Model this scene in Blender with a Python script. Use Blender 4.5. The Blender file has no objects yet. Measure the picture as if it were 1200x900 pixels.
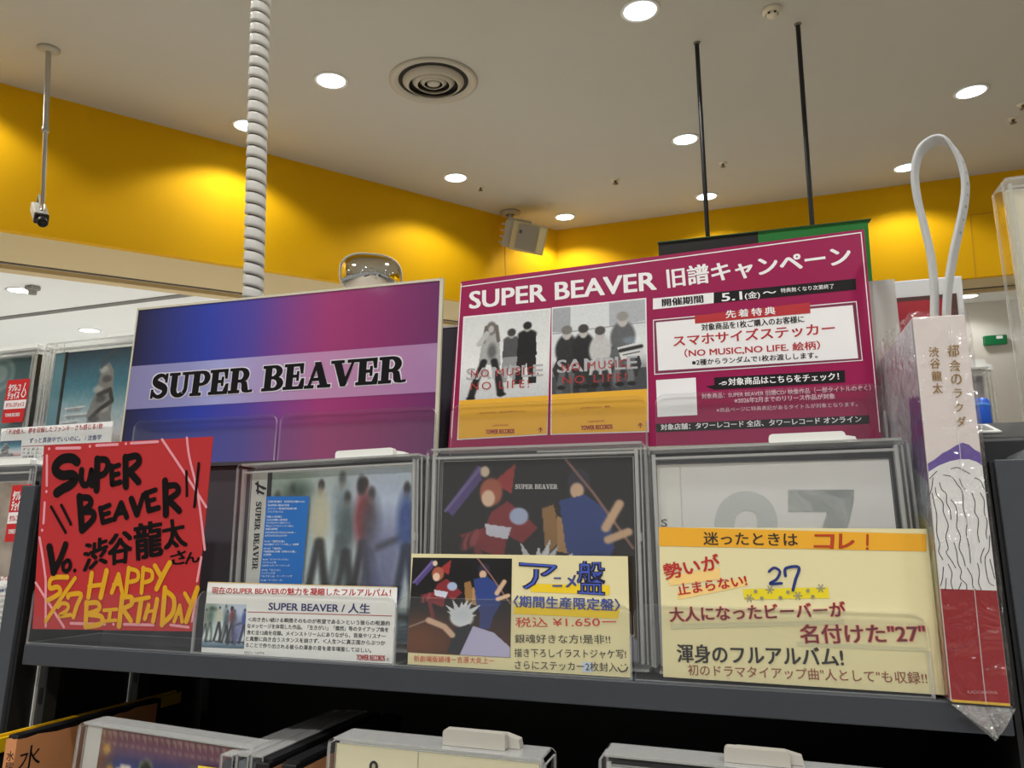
import bpy, math, random
import numpy as np
from mathutils import Matrix, Vector

# ------------------------------------------------------------------ camera, world, exposure
SC = bpy.context.scene
COL = SC.collection
D = math.pi / 180
FPX, YAW, PITCH, ROLL = 850.0, 16.8 * D, 5.8 * D, -1.6 * D
CAMP = Vector((0, 0, 1.45))
CAMR = Matrix.Rotation(YAW, 3, 'Z') @ Matrix.Rotation(math.pi / 2 + PITCH, 3, 'X') @ Matrix.Rotation(ROLL, 3, 'Z')
cd = bpy.data.cameras.new('camera'); cam = bpy.data.objects.new('camera', cd); COL.objects.link(cam)
cam.matrix_world = Matrix.Translation(CAMP) @ CAMR.to_4x4()
cd.sensor_width = 36; cd.lens = FPX / 1200 * 36; cd.clip_start = 0.01; cd.clip_end = 100
SC.camera = cam
W = bpy.data.worlds.new('world'); SC.world = W; W.use_nodes = True
W.node_tree.nodes['Background'].inputs[0].default_value = (1.0, 0.99, 0.97, 1)
W.node_tree.nodes['Background'].inputs[1].default_value = 0.30
SC.view_settings.view_transform = 'Standard'; SC.view_settings.look = 'None'
SC.view_settings.gamma = 1; SC.view_settings.use_curve_mapping = False
SC.view_settings.exposure = 0.0
SC.cycles.transparent_max_bounces = 48
SC.cycles.max_bounces = 10
SHOP_W, RIM_W, MALL_W = 47.0, 24.0, 165.0      # watts of the shop, perimeter and mall downlights
SPOT_DEG, SPOT_BLEND = 118, 0.35

# ------------------------------------------------------------------ pixel rays onto real planes
def ray(u, v): return CAMR @ Vector(((u - 600) / FPX, -(v - 450) / FPX, -1))
def on_z(u, v, z):
    r = ray(u, v); return CAMP + r * ((z - CAMP.z) / r.z)
def on_y(u, v, y):
    r = ray(u, v); return CAMP + r * (y / r.y)
def on_plane(u, v, p, n):
    r = ray(u, v); return CAMP + r * ((p - CAMP).dot(n) / r.dot(n))
# the display leans back by 7 degrees: local x along the shelf, y into the depth, z up the leaning face
LEAN = 7 * D
ORG = on_y(30, 754, 0.424)
F = Matrix.Translation(ORG) @ Matrix.Rotation(-LEAN, 4, 'X')

def srgb(r, g, b):
    f = lambda c: (c / 255 / 12.92) if c <= 10 else ((c / 255 + 0.055) / 1.055) ** 2.4
    return (f(r), f(g), f(b))

# ------------------------------------------------------------------ materials
MATS = {}
def mat(name, rgb, rough=0.5, metal=0.0, spec=0.5, coat=0.0, emit=None, noise=0.0, nscale=40, bump=0.0):
    if name in MATS: return MATS[name]
    m = bpy.data.materials.new(name); m.use_nodes = True
    nt = m.node_tree; b = nt.nodes['Principled BSDF']
    c = srgb(*rgb)
    b.inputs['Base Color'].default_value = (*c, 1)
    b.inputs['Roughness'].default_value = rough; b.inputs['Metallic'].default_value = metal
    b.inputs['Specular IOR Level'].default_value = spec
    b.inputs['Coat Weight'].default_value = coat; b.inputs['Coat Roughness'].default_value = 0.12
    if noise > 0 or bump > 0:
        tc = nt.nodes.new('ShaderNodeTexCoord'); n = nt.nodes.new('ShaderNodeTexNoise')
        n.inputs['Scale'].default_value = nscale; n.inputs['Detail'].default_value = 4
        nt.links.new(tc.outputs['Object'], n.inputs['Vector'])
        if noise > 0:
            mx = nt.nodes.new('ShaderNodeMix'); mx.data_type = 'RGBA'
            mx.inputs[6].default_value = (*[x * (1 - noise) for x in c], 1)
            mx.inputs[7].default_value = (*[min(1, x * (1 + noise)) for x in c], 1)
            nt.links.new(n.outputs['Fac'], mx.inputs[0]); nt.links.new(mx.outputs[2], b.inputs['Base Color'])
        if bump > 0:
            bp = nt.nodes.new('ShaderNodeBump'); bp.inputs['Strength'].default_value = bump
            bp.inputs['Distance'].default_value = 0.002
            nt.links.new(n.outputs['Fac'], bp.inputs['Height']); nt.links.new(bp.outputs['Normal'], b.inputs['Normal'])
    if emit:
        b.inputs['Emission Color'].default_value = (*srgb(*rgb), 1); b.inputs['Emission Strength'].default_value = emit
    MATS[name] = m; return m

def clear(name, tint=(0.97, 0.975, 0.97), gloss=0.05, edge=0.55, milk=0.0, milkcol=(0.8, 0.8, 0.8), rough=0.04, wrinkle=0.0, wscale=60):
    if name in MATS: return MATS[name]
    m = bpy.data.materials.new(name); m.use_nodes = True
    nt = m.node_tree; nt.nodes.clear()
    out = nt.nodes.new('ShaderNodeOutputMaterial')
    tr = nt.nodes.new('ShaderNodeBsdfTransparent'); tr.inputs[0].default_value = (*tint, 1)
    gl = nt.nodes.new('ShaderNodeBsdfGlossy'); gl.inputs['Roughness'].default_value = rough
    gl.inputs['Color'].default_value = (1, 1, 1, 1)
    lw = nt.nodes.new('ShaderNodeLayerWeight'); lw.inputs[0].default_value = 0.5
    pw = nt.nodes.new('ShaderNodeMath'); pw.operation = 'POWER'; pw.inputs[1].default_value = 3.5
    nt.links.new(lw.outputs['Facing'], pw.inputs[0])
    ma = nt.nodes.new('ShaderNodeMath'); ma.operation = 'MULTIPLY_ADD'; ma.use_clamp = True
    ma.inputs[1].default_value = edge; ma.inputs[2].default_value = gloss
    nt.links.new(pw.outputs[0], ma.inputs[0])
    if wrinkle > 0:
        tc = nt.nodes.new('ShaderNodeTexCoord'); n = nt.nodes.new('ShaderNodeTexNoise')
        n.inputs['Scale'].default_value = wscale; n.inputs['Detail'].default_value = 3; n.inputs['Distortion'].default_value = 1.5
        bp = nt.nodes.new('ShaderNodeBump'); bp.inputs['Strength'].default_value = wrinkle; bp.inputs['Distance'].default_value = 0.01
        nt.links.new(tc.outputs['Object'], n.inputs['Vector']); nt.links.new(n.outputs['Fac'], bp.inputs['Height'])
        nt.links.new(bp.outputs['Normal'], gl.inputs['Normal']); nt.links.new(bp.outputs['Normal'], lw.inputs['Normal'])
    base = tr
    if milk > 0:
        df = nt.nodes.new('ShaderNodeBsdfDiffuse'); df.inputs[0].default_value = (*milkcol, 1)
        mk = nt.nodes.new('ShaderNodeMixShader'); mk.inputs[0].default_value = milk
        nt.links.new(tr.outputs[0], mk.inputs[1]); nt.links.new(df.outputs[0], mk.inputs[2]); base = mk
    mx = nt.nodes.new('ShaderNodeMixShader')
    nt.links.new(ma.outputs[0], mx.inputs[0]); nt.links.new(base.outputs[0], mx.inputs[1]); nt.links.new(gl.outputs[0], mx.inputs[2])
    nt.links.new(mx.outputs[0], out.inputs[0])
    MATS[name] = m; return m

def painted(name='printed_picture', rough=0.45, coat=0.05):
    if name in MATS: return MATS[name]
    m = bpy.data.materials.new(name); m.use_nodes = True
    nt = m.node_tree; b = nt.nodes['Principled BSDF']
    a = nt.nodes.new('ShaderNodeAttribute'); a.attribute_name = 'ink'
    nt.links.new(a.outputs['Color'], b.inputs['Base Color'])
    b.inputs['Roughness'].default_value = rough; b.inputs['Coat Weight'].default_value = coat
    MATS[name] = m; return m

# ------------------------------------------------------------------ tags and parents
def tag(o, label, cat, group=None):
    o['label'] = label; o['category'] = cat
    if group: o['group'] = group
    return o
class Thing:
    """An Empty at the thing's base; its parts are built in its own space (x right, y deep, z up)."""
    def __init__(s, name, label, cat, M, group=None):
        s.o = bpy.data.objects.new(name, None); COL.objects.link(s.o); s.o.empty_display_size = 0.02
        s.o.matrix_world = M; s.M = M.copy(); s.Mi = M.inverted()
        tag(s.o, label, cat, group)
    def px(s, u, v, y=0.0):
        c = s.Mi @ CAMP; r = s.Mi.to_3x3() @ ray(u, v)
        k = (y - c.y) / r.y; p = c + r * k
        return p.x, p.z
def leaning(x, y, z, roll=0.0, yaw=0.0, tilt=0.0):
    return F @ Matrix.Translation((x, y, z)) @ Matrix.Rotation(yaw * D, 4, 'Z') @ Matrix.Rotation(tilt * D, 4, 'X') @ Matrix.Rotation(-roll * D, 4, 'Y')

# ------------------------------------------------------------------ mesh builder
class MB:
    def __init__(s): s.v = []; s.f = []; s.m = []; s.sm = []; s.layer = 0
    def lay(s, y):      # every stroke a hair above the one before, so crossings stay clean
        s.layer += 1; return y - 1.0e-6 * (s.layer % 150)
    def add(s, vs, fs, mi=0, smooth=False):
        o = len(s.v); s.v += [tuple(p) for p in vs]
        for f in fs: s.f.append([i + o for i in f]); s.m.append(mi); s.sm.append(smooth)
    def box(s, x0, x1, y0, y1, z0, z1, mi=0, rim=None):
        """rim: material of the four narrow faces around a sheet (all but the two largest)."""
        v = [(x0, y0, z0), (x1, y0, z0), (x1, y1, z0), (x0, y1, z0), (x0, y0, z1), (x1, y0, z1), (x1, y1, z1), (x0, y1, z1)]
        fs = [(0, 3, 2, 1), (4, 5, 6, 7), (0, 1, 5, 4), (2, 3, 7, 6), (1, 2, 6, 5), (3, 0, 4, 7)]
        if rim is None: s.add(v, fs, mi)
        else:
            dx, dy, dz = x1 - x0, y1 - y0, z1 - z0
            ax = min((dx, 'x'), (dy, 'y'), (dz, 'z'))[1]
            big = {'z': (0, 1), 'y': (2, 3), 'x': (4, 5)}[ax]
            o = len(s.v); s.v += v
            for i, f in enumerate(fs): s.f.append([k + o for k in f]); s.m.append(mi if i in big else rim); s.sm.append(False)
    def rbox(s, x0, x1, y0, y1, z0, z1, r, mi=0, seg=4, only_top=False, rim=None, rr=None):
        """a sheet in the x-z plane with rounded corners, thickness along y"""
        pts = []
        cs = [(x1 - r, z1 - r, 0), (x0 + r, z1 - r, 90)]
        cs += [(x0 + r, z0 + r, 180), (x1 - r, z0 + r, 270)] if not only_top else []
        for cx, cz, a0 in cs:
            for k in range(seg + 1):
                a = (a0 + 90 * k / seg) * D; pts.append((cx + r * math.cos(a), cz + r * math.sin(a)))
        if only_top: pts += [(x0, z0), (x1, z0)]
        s.prism(pts, y0, y1, mi, rim)
    def prism(s, pts, y0, y1, mi=0, rim=None):
        n = len(pts)
        a = sum(pts[i][0] * pts[(i + 1) % n][1] - pts[(i + 1) % n][0] * pts[i][1] for i in range(n))
        if a < 0: pts = pts[::-1]
        v = [(p[0], y0, p[1]) for p in pts] + [(p[0], y1, p[1]) for p in pts]
        s.add(v, [tuple(range(n)), tuple(range(2 * n - 1, n - 1, -1))], mi)
        s.add(v, [(i, i + n, (i + 1) % n + n, (i + 1) % n) for i in range(n)], mi if rim is None else rim)
    def poly(s, pts, y, mi=0):
        n = len(pts)
        a = sum(pts[i][0] * pts[(i + 1) % n][1] - pts[(i + 1) % n][0] * pts[i][1] for i in range(n))
        if a < 0: pts = pts[::-1]
        s.add([(p[0], y, p[1]) for p in pts], [tuple(range(n))], mi)
    def tube(s, pts, r, mi=0, n=10, cap=True):
        pts = [Vector(p) for p in pts]; rs = r if hasattr(r, '__len__') else [r] * len(pts)
        vs = []; up = None
        for i, p in enumerate(pts):
            t = (pts[min(i + 1, len(pts) - 1)] - pts[max(i - 1, 0)]).normalized()
            if up is None: up = t.orthogonal().normalized()
            up = (up - t * up.dot(t)).normalized(); w = t.cross(up)
            for k in range(n):
                a = 2 * math.pi * k / n; vs.append(p + (up * math.cos(a) + w * math.sin(a)) * rs[i])
        fs = []
        for i in range(len(pts) - 1):
            for k in range(n):
                k2 = (k + 1) % n; fs.append((i * n + k, i * n + k2, (i + 1) * n + k2, (i + 1) * n + k))
        s.add(vs, fs, mi, True)
        if cap:
            s.add(vs[:n], [tuple(range(n - 1, -1, -1))], mi); s.add(vs[-n:], [tuple(range(n))], mi)
    def lathe(s, prof, mi=0, n=32, c=(0, 0, 0), flip=False):
        """profile (radius, z) about the z axis"""
        vs = []
        for r, z in prof:
            for k in range(n):
                a = 2 * math.pi * k / n; vs.append((c[0] + r * math.cos(a), c[1] + r * math.sin(a), c[2] + z))
        fs = []
        for i in range(len(prof) - 1):
            for k in range(n):
                k2 = (k + 1) % n; q = (i * n + k, i * n + k2, (i + 1) * n + k2, (i + 1) * n + k)
                fs.append(q[::-1] if flip else q)
        s.add(vs, fs, mi, True)
    def xf(s, M, i0=0):
        s.v[i0:] = [tuple(M @ Vector(p)) for p in s.v[i0:]]
    def build(s, name, mats, parent=None, bevel=0.0, structure=False, label=None):
        me = bpy.data.meshes.new(name); me.from_pydata(s.v, [], s.f)
        for m in (mats if isinstance(mats, (list, tuple)) else [mats]): me.materials.append(m)
        me.polygons.foreach_set('material_index', s.m); me.polygons.foreach_set('use_smooth', s.sm)
        me.update()
        o = bpy.data.objects.new(name, me); COL.objects.link(o)
        if parent is not None: o.parent = parent.o if isinstance(parent, Thing) else parent
        if bevel:
            b = o.modifiers.new('bevel', 'BEVEL'); b.width = bevel; b.segments = 2; b.limit_method = 'ANGLE'
        if structure: o['kind'] = 'structure'
        if label: o['label'] = label
        return o

# ------------------------------------------------------------------ lettering
_TXT = {}
def glyphs(body, bold=0.0, spacing=1.0):
    k = (body, bold, spacing)
    if k in _TXT: return _TXT[k]
    c = bpy.data.curves.new('lettering', 'FONT'); c.body = body; c.offset = min(bold, 0.0); c.resolution_u = 3; c.fill_mode = 'FRONT'
    c.space_character = spacing
    o = bpy.data.objects.new('lettering', c); COL.objects.link(o)
    bpy.context.view_layer.update()
    me = bpy.data.meshes.new_from_object(o.evaluated_get(bpy.context.evaluated_depsgraph_get()))
    vs = np.array([v.co[:2] for v in me.vertices]) if len(me.vertices) else np.zeros((1, 2))
    fs = [tuple(p.vertices) for p in me.polygons]
    bpy.data.objects.remove(o); bpy.data.meshes.remove(me); bpy.data.curves.remove(c)
    _TXT[k] = (vs, fs); return _TXT[k]
def text(mb, th, y, body, p0, p1, h, mi=0, bold=0.02, spacing=1.0, cap=0.73, shear=0.0, crop=None):
    """lettering on the plane y of a thing: baseline from pixel p0 to p1 of the photograph's frame, cap height h pixels"""
    if crop: cx, cy, k = crop; p0 = (cx + p0[0] / k, cy + p0[1] / k); p1 = (cx + p1[0] / k, cy + p1[1] / k); h = h / k
    a = np.array(th.px(*p0, y)); b = np.array(th.px(*p1, y)); c = np.array(th.px(p0[0], p0[1] - h, y))
    text_local(mb, y, body, a, b, float(np.linalg.norm(c - a)), mi, bold, spacing, cap, shear)
def text_local(mb, y, body, a, b, hh, mi=0, bold=0.02, spacing=1.0, cap=0.73, shear=0.0):
    vs, fs = glyphs(body, min(bold, 0.0), spacing)
    a = np.array(a, float); b = np.array(b, float)
    L = np.linalg.norm(b - a); e = (b - a) / L; n = np.array([-e[1], e[0]])
    x0, x1 = vs[:, 0].min(), vs[:, 0].max()
    X = (vs[:, 0] - x0) / max(1e-6, x1 - x0) * L
    if any(ord(ch) > 0x2fff for ch in body): cap = .92; Y = (vs[:, 1] + .09) / cap * hh
    else: Y = vs[:, 1] / cap * hh
    X = X + Y * shear
    P = a + X[:, None] * e + Y[:, None] * n
    for k, (sx, sz) in enumerate(bold_shifts(bold)):
        q = P + (e * sx + n * sz) * hh / cap
        mb.add([(p[0], y - k * 2e-6, p[1]) for p in q], fs, mi)
def bold_shifts(bold):
    """heavier lettering: the same outline laid down several times, a hair apart"""
    if bold < .004: return [(0, 0)]
    s = bold * .8
    return [(-s, -s * .5), (s, -s * .5), (s, s * .5), (-s, s * .5)] + ([(0, 0)] if bold > .03 else [])
def glyph_box(mb, th, y, ch, q, mi=0, bold=0.03, crop=None):
    """one character filling the pixel quad q = (top-left, top-right, bottom-right, bottom-left)"""
    if crop: cx, cy, k = crop; q = [(cx + a / k, cy + b / k) for a, b in q]
    c = [np.array(th.px(*p, y)) for p in q]
    vs, fs = glyphs(ch, min(bold, 0.0))
    mn, mxx = vs.min(0), vs.max(0); U = (vs - mn) / np.maximum(1e-6, mxx - mn)
    u, w = U[:, :1], U[:, 1:]
    P = (c[3] * (1 - u) + c[2] * u) * (1 - w) + (c[0] * (1 - u) + c[1] * u) * w
    em = float(np.linalg.norm(c[0] - c[3]))
    for k, (sx, sz) in enumerate(bold_shifts(bold)):
        mb.add([(p[0] + sx * em, y - k * 2e-6, p[1] + sz * em) for p in P], fs, mi)
def smooth_path(pts, n=5):
    if len(pts) < 3: return [np.array(p, float) for p in pts]
    P = [np.array(p, float) for p in pts]; out = []
    for i in range(len(P) - 1):
        p0, p1, p2, p3 = P[max(i - 1, 0)], P[i], P[i + 1], P[min(i + 2, len(P) - 1)]
        for k in range(n):
            t = k / n
            out.append(0.5 * ((2 * p1) + (p2 - p0) * t + (2 * p0 - 5 * p1 + 4 * p2 - p3) * t * t + (3 * p1 - p0 - 3 * p2 + p3) * t ** 3))
    out.append(P[-1]); return out
def ribbon(mb, P, wid, y, mi=0, cap=True):
    """a pen stroke of round ends along local points P (x, z)"""
    P = [np.array(p, float) for p in P]; n = len(P)
    ws = wid if hasattr(wid, '__len__') else [wid] * n
    if len(ws) != n: ws = np.interp(np.linspace(0, 1, n), np.linspace(0, 1, len(ws)), ws)
    L = []; R = []; y = mb.lay(y)
    for i in range(n):
        t = P[min(i + 1, n - 1)] - P[max(i - 1, 0)]; t = t / max(1e-9, np.linalg.norm(t)); nn = np.array([-t[1], t[0]])
        L.append(P[i] + nn * ws[i] / 2); R.append(P[i] - nn * ws[i] / 2)
    vs = [(p[0], y, p[1]) for p in L] + [(p[0], y, p[1]) for p in R]
    mb.add(vs, [(i, i + n, i + 1 + n, i + 1) for i in range(n - 1)], mi)
    if cap:
        for p, w in ((P[0], ws[0]), (P[-1], ws[-1])):
            y = mb.lay(y)
            mb.add([(p[0] + w / 2 * math.cos(a), y, p[1] + w / 2 * math.sin(a)) for a in [2 * math.pi * k / 10 for k in range(10)]], [tuple(range(10))], mi)
def stroke(mb, th, y, pts, w, mi=0, crop=None, curve=True):
    if crop: cx, cy, k = crop; pts = [(cx + a / k, cy + b / k) for a, b in pts]; w = w / k
    loc = [np.array(th.px(*p, y)) for p in pts]
    q = np.array(th.px(pts[0][0] + 1, pts[0][1], y)) - loc[0]
    if len(loc) == 1:
        r = w / 2 * np.linalg.norm(q); y = mb.lay(y)
        mb.add([(loc[0][0] + r * math.cos(a), y, loc[0][1] + r * math.sin(a)) for a in [2 * math.pi * k / 12 for k in range(12)]], [tuple(range(12))], mi); return
    ribbon(mb, smooth_path(loc) if curve else loc, w * np.linalg.norm(q), y, mi)
def patch(mb, th, y, q, mi=0, crop=None):
    if crop: cx, cy, k = crop; q = [(cx + a / k, cy + b / k) for a, b in q]
    mb.poly([th.px(*p, y) for p in q], y, mi)

# slab-serif capitals drawn as polygons, cap height 1
def _ring(cx, cy, ro, so, ri, si, a0, a1, n=14):
    o = [(cx + ro * math.cos(a), cy + so * math.sin(a)) for a in np.linspace(a0 * D, a1 * D, n)]
    i = [(cx + ri * math.cos(a), cy + si * math.sin(a)) for a in np.linspace(a0 * D, a1 * D, n)]
    return [[o[k], o[k + 1], i[k + 1], i[k]] for k in range(n - 1)]
def _r(x0, z0, x1, z1): return [(x0, z0), (x1, z0), (x1, z1), (x0, z1)]
def _slab():
    G = {}
    G['P'] = (0.84, [_r(.10, 0, .36, 1), _r(0, 0, .48, .10), _r(0, .9, .46, 1), _r(.36, .40, .46, .50)] + _ring(.46, .70, .36, .30, .13, .20, -90, 90))
    G['R'] = (1.02, [_r(.10, 0, .36, 1), _r(0, 0, .46, .10), _r(0, .9, .46, 1), _r(.36, .42, .48, .52), [(.42, .47), (.60, .50), (.74, .40), (.79, .22), (.82, .10), (1.0, .12), (1.0, .02), (.80, 0), (.62, .03), (.56, .14), (.54, .34)]] + _ring(.46, .71, .36, .29, .13, .19, -90, 90))
    G['B'] = (0.90, [_r(.10, 0, .36, 1), _r(0, 0, .46, .10), _r(0, .9, .46, 1), _r(.36, .46, .48, .56)] + _ring(.46, .745, .33, .255, .10, .155, -90, 90) + _ring(.48, .27, .38, .27, .13, .17, -90, 90))
    G['E'] = (0.88, [_r(.10, 0, .36, 1), _r(0, 0, .80, .10), _r(0, .9, .76, 1), _r(.36, .46, .56, .56), _r(.52, .33, .60, .69), [(.68, .62), (.76, .62), (.76, .92), (.60, .92)], [(.60, .08), (.82, .08), (.82, .40), (.73, .40)]])
    G['A'] = (1.02, [[(.34, 1), (.60, 1), (.92, .06), (.62, .06)], [(.36, .95), (.46, .80), (.24, .06), (.12, .06)], _r(.22, .28, .74, .38), _r(0, 0, .36, .10), _r(.52, 0, 1.02, .10)])
    G['V'] = (1.02, [[(.10, .94), (.40, .94), (.66, .12), (.56, 0), (.42, 0)], [(.80, .94), (.90, .94), (.62, 0), (.50, 0), (.52, .16)], _r(0, .9, .50, 1), _r(.64, .9, 1.02, 1)])
    G['U'] = (1.02, [_r(.10, .34, .36, 1), _r(.70, .34, .84, 1), _r(0, .9, .46, 1), _r(.58, .9, .98, 1)] + _ring(.47, .36, .37, .38, .12, .24, 180, 315) + _ring(.47, .36, .37, .38, .23, .26, 315, 360))
    s = smooth_path([(.66, .78), (.52, .93), (.32, .93), (.17, .80), (.20, .64), (.42, .52), (.62, .40), (.66, .22), (.50, .07), (.28, .07), (.08, .26)], 4)
    ws = np.interp(np.linspace(0, 1, len(s)), [0, .12, .3, .5, .7, .88, 1], [.10, .12, .2, .27, .2, .13, .10])
    qs = []
    L = []; R = []
    for i in range(len(s)):
        t = s[min(i + 1, len(s) - 1)] - s[max(i - 1, 0)]; t = t / np.linalg.norm(t); n = np.array([-t[1], t[0]])
        L.append(s[i] + n * ws[i] / 2); R.append(s[i] - n * ws[i] / 2)
    for i in range(len(s) - 1): qs.append([tuple(L[i]), tuple(R[i]), tuple(R[i + 1]), tuple(L[i + 1])])
    G['S'] = (0.84, qs + [_r(.64, .64, .73, 1.0), _r(.04, 0, .13, .36)])
    G[' '] = (0.42, [])
    return G
SLAB = _slab()
def slab_text(mb, y, body, a, b, hh, mi=0, grow=0.0, shear=0.0):
    """slab-serif capitals between local points a and b; grow widens every stroke (for a pale outline)"""
    a = np.array(a, float); b = np.array(b, float); L = np.linalg.norm(b - a); e = (b - a) / L; n = np.array([-e[1], e[0]])
    tot = sum(SLAB[c][0] - .02 for c in body); x = 0
    for c in body:
        w, polys = SLAB[c]
        for q in polys:
            q = np.array(q, float)
            if grow:
                m = q.mean(0); dd = q - m
                q = q + np.sign(dd) * grow
            X = (q[:, 0] + x) / tot * L + q[:, 1] * hh * shear; Z = q[:, 1] * hh
            mb.poly([tuple(a + X[i] * e + Z[i] * n) for i in range(len(q))], mb.lay(y), mi)
        x += w - .02

# ------------------------------------------------------------------ printed pictures: a small painter on a fine grid
class Canvas:
    def __init__(s, w, h, rgb=(128, 128, 128)):
        s.w, s.h = w, h
        s.X, s.Y = np.meshgrid(np.linspace(0, 1, w), np.linspace(0, 1, h)); s.A = w / h
        s.c = np.zeros((h, w, 3)); s.c[:] = rgb
        s.rng = np.random.RandomState(3)
    def mix(s, k, rgb): s.c = s.c * (1 - k[..., None]) + np.array(rgb, float) * k[..., None]; return s
    def ell(s, x, y, rx, ry, rgb, soft=0.1, a=1.0, rot=0):
        dx, dy = s.X - x, s.Y - y; cr, sr = math.cos(rot * D), math.sin(rot * D)
        dx, dy = dx * cr + dy * sr, -dx * sr + dy * cr
        d = np.sqrt((dx / rx) ** 2 + (dy / ry) ** 2)
        return s.mix(np.clip((1 + soft - d) / (2 * soft), 0, 1) * a, rgb)
    def poly(s, pts, rgb, a=1.0):
        ins = np.zeros(s.X.shape, bool); n = len(pts)
        for i in range(n):
            (x1, y1), (x2, y2) = pts[i], pts[(i + 1) % n]
            if y1 == y2: continue
            ins ^= ((y1 > s.Y) != (y2 > s.Y)) & (s.X < (x2 - x1) * (s.Y - y1) / (y2 - y1) + x1)
        return s.mix(ins * a, rgb)
    def line(s, pts, w, rgb, soft=0.3, a=1.0):
        k = np.zeros(s.X.shape)
        for (x1, y1), (x2, y2) in zip(pts[:-1], pts[1:]):
            dx, dy = (x2 - x1) * s.A, y2 - y1; l2 = dx * dx + dy * dy + 1e-9
            t = np.clip((((s.X - x1) * s.A) * dx + (s.Y - y1) * dy) / l2, 0, 1)
            d = np.hypot((s.X - x1) * s.A - t * dx, s.Y - y1 - t * dy) / w
            k = np.maximum(k, np.clip((1 + soft - d) / (2 * soft), 0, 1))
        return s.mix(k * a, rgb)
    def vgrad(s, stops):
        ys = [p[0] for p in stops]
        for i in range(3): s.c[..., i] = np.interp(s.Y, ys, [p[1][i] for p in stops])
        return s
    def noise(s, amp, fx=1, fy=1):
        n = s.rng.rand(max(2, s.h // fy), max(2, s.w // fx))
        yi = np.linspace(0, n.shape[0] - 1, s.h); xi = np.linspace(0, n.shape[1] - 1, s.w)
        y0 = yi.astype(int).clip(0, n.shape[0] - 2); x0 = xi.astype(int).clip(0, n.shape[1] - 2); fyv = (yi - y0)[:, None]; fxv = (xi - x0)[None]
        g = n[y0][:, x0] * (1 - fyv) * (1 - fxv) + n[y0 + 1][:, x0] * fyv * (1 - fxv) + n[y0][:, x0 + 1] * (1 - fyv) * fxv + n[y0 + 1][:, x0 + 1] * fyv * fxv
        s.c += ((g - 0.5) * 2 * amp)[..., None]; return s
def picture(cv, corners, y, parent, name='picture', m=None):
    """canvas printed on the quad corners (top-left, top-right, bottom-right, bottom-left) in local x, z"""
    c = [np.array(p, float) for p in corners]; w, h = cv.w, cv.h
    u = cv.X[..., None]; v = cv.Y[..., None]
    P = (c[0] * (1 - u) + c[1] * u) * (1 - v) + (c[3] * (1 - u) + c[2] * u) * v
    vs = np.empty((h * w, 3)); vs[:, 0] = P[..., 0].ravel(); vs[:, 1] = y; vs[:, 2] = P[..., 1].ravel()
    i = np.arange(h * w).reshape(h, w)
    q = np.stack([i[:-1, :-1], i[1:, :-1], i[1:, 1:], i[:-1, 1:]], -1).reshape(-1, 4)
    me = bpy.data.meshes.new(name); me.from_pydata(vs.tolist(), [], q.tolist())
    at = me.color_attributes.new('ink', 'FLOAT_COLOR', 'POINT')
    s = np.clip(cv.c, 0, 255) / 255; lin = np.where(s <= 0.04045, s / 12.92, ((s + 0.055) / 1.055) ** 2.4)
    at.data.foreach_set('color', np.concatenate([lin, np.ones((h, w, 1))], -1).astype(np.float32).ravel())
    me.materials.append(m or painted()); me.update()
    o = bpy.data.objects.new(name, me); COL.objects.link(o); o.parent = parent.o if isinstance(parent, Thing) else parent
    return o

# ================================================================== THE ROOM
CEIL, SOF = 3.2, 2.525
M_CEIL = mat('ceiling_paint', (188, 186, 176), 0.9, spec=0.1, noise=0.03, nscale=3)
M_YEL = mat('yellow_paint', (216, 164, 2), 0.75, spec=0.15, noise=0.03, nscale=2)
M_TAN = mat('soffit_paint', (206, 186, 144), 0.85, spec=0.1, noise=0.03, nscale=3)
M_GROOVE = mat('dark_groove', (70, 62, 48), 0.7)
M_FLOOR = mat('floor_tile', (170, 160, 146), 0.45, noise=0.05, nscale=2)
M_MALLC = mat('mall_ceiling_paint', (236, 236, 232), 0.9, spec=0.1, noise=0.02, nscale=2)
M_MALLW = mat('mall_wall_paint', (226, 222, 214), 0.85, spec=0.1, noise=0.02, nscale=2)
M_WHITE = mat('white_plastic', (226, 226, 220), 0.45, noise=0.03, nscale=80)
M_CREAMP = mat('cream_plastic', (214, 206, 184), 0.5)
M_BLACK = mat('black_plastic', (16, 16, 18), 0.4)
M_STEEL = mat('brushed_steel', (190, 188, 182), 0.3, metal=0.9)

PA, PB, PE = on_z(0, 97, CEIL), on_z(652, 270, CEIL), on_z(1200, 198, CEIL)
DL = (PB - PA).normalized(); NL = Vector((DL.y, -DL.x, 0)).normalized()     # left wall, normal into the shop
DB = (PE - PB).normalized(); NB = Vector((DB.y, -DB.x, 0)).normalized()     # back wall

def quadbox(name, p, q, out, z0, z1, m, thick, kind=True, mats=None):
    """an upright slab from p to q whose shop face passes through p and q"""
    b = MB(); p = Vector(p); q = Vector(q); o = out * -thick
    v = [p, q, q + o, p + o]
    vs = [(k.x, k.y, z0) for k in v] + [(k.x, k.y, z1) for k in v]
    b.add(vs, [(0, 3, 2, 1), (4, 5, 6, 7), (0, 1, 5, 4), (1, 2, 6, 5), (2, 3, 7, 6), (3, 0, 4, 7)])
    return b.build(name, m, structure=kind)
b = MB(); b.box(-14, 14, -6, 22, -0.1, 0); b.build('floor', M_FLOOR, structure=True)
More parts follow.
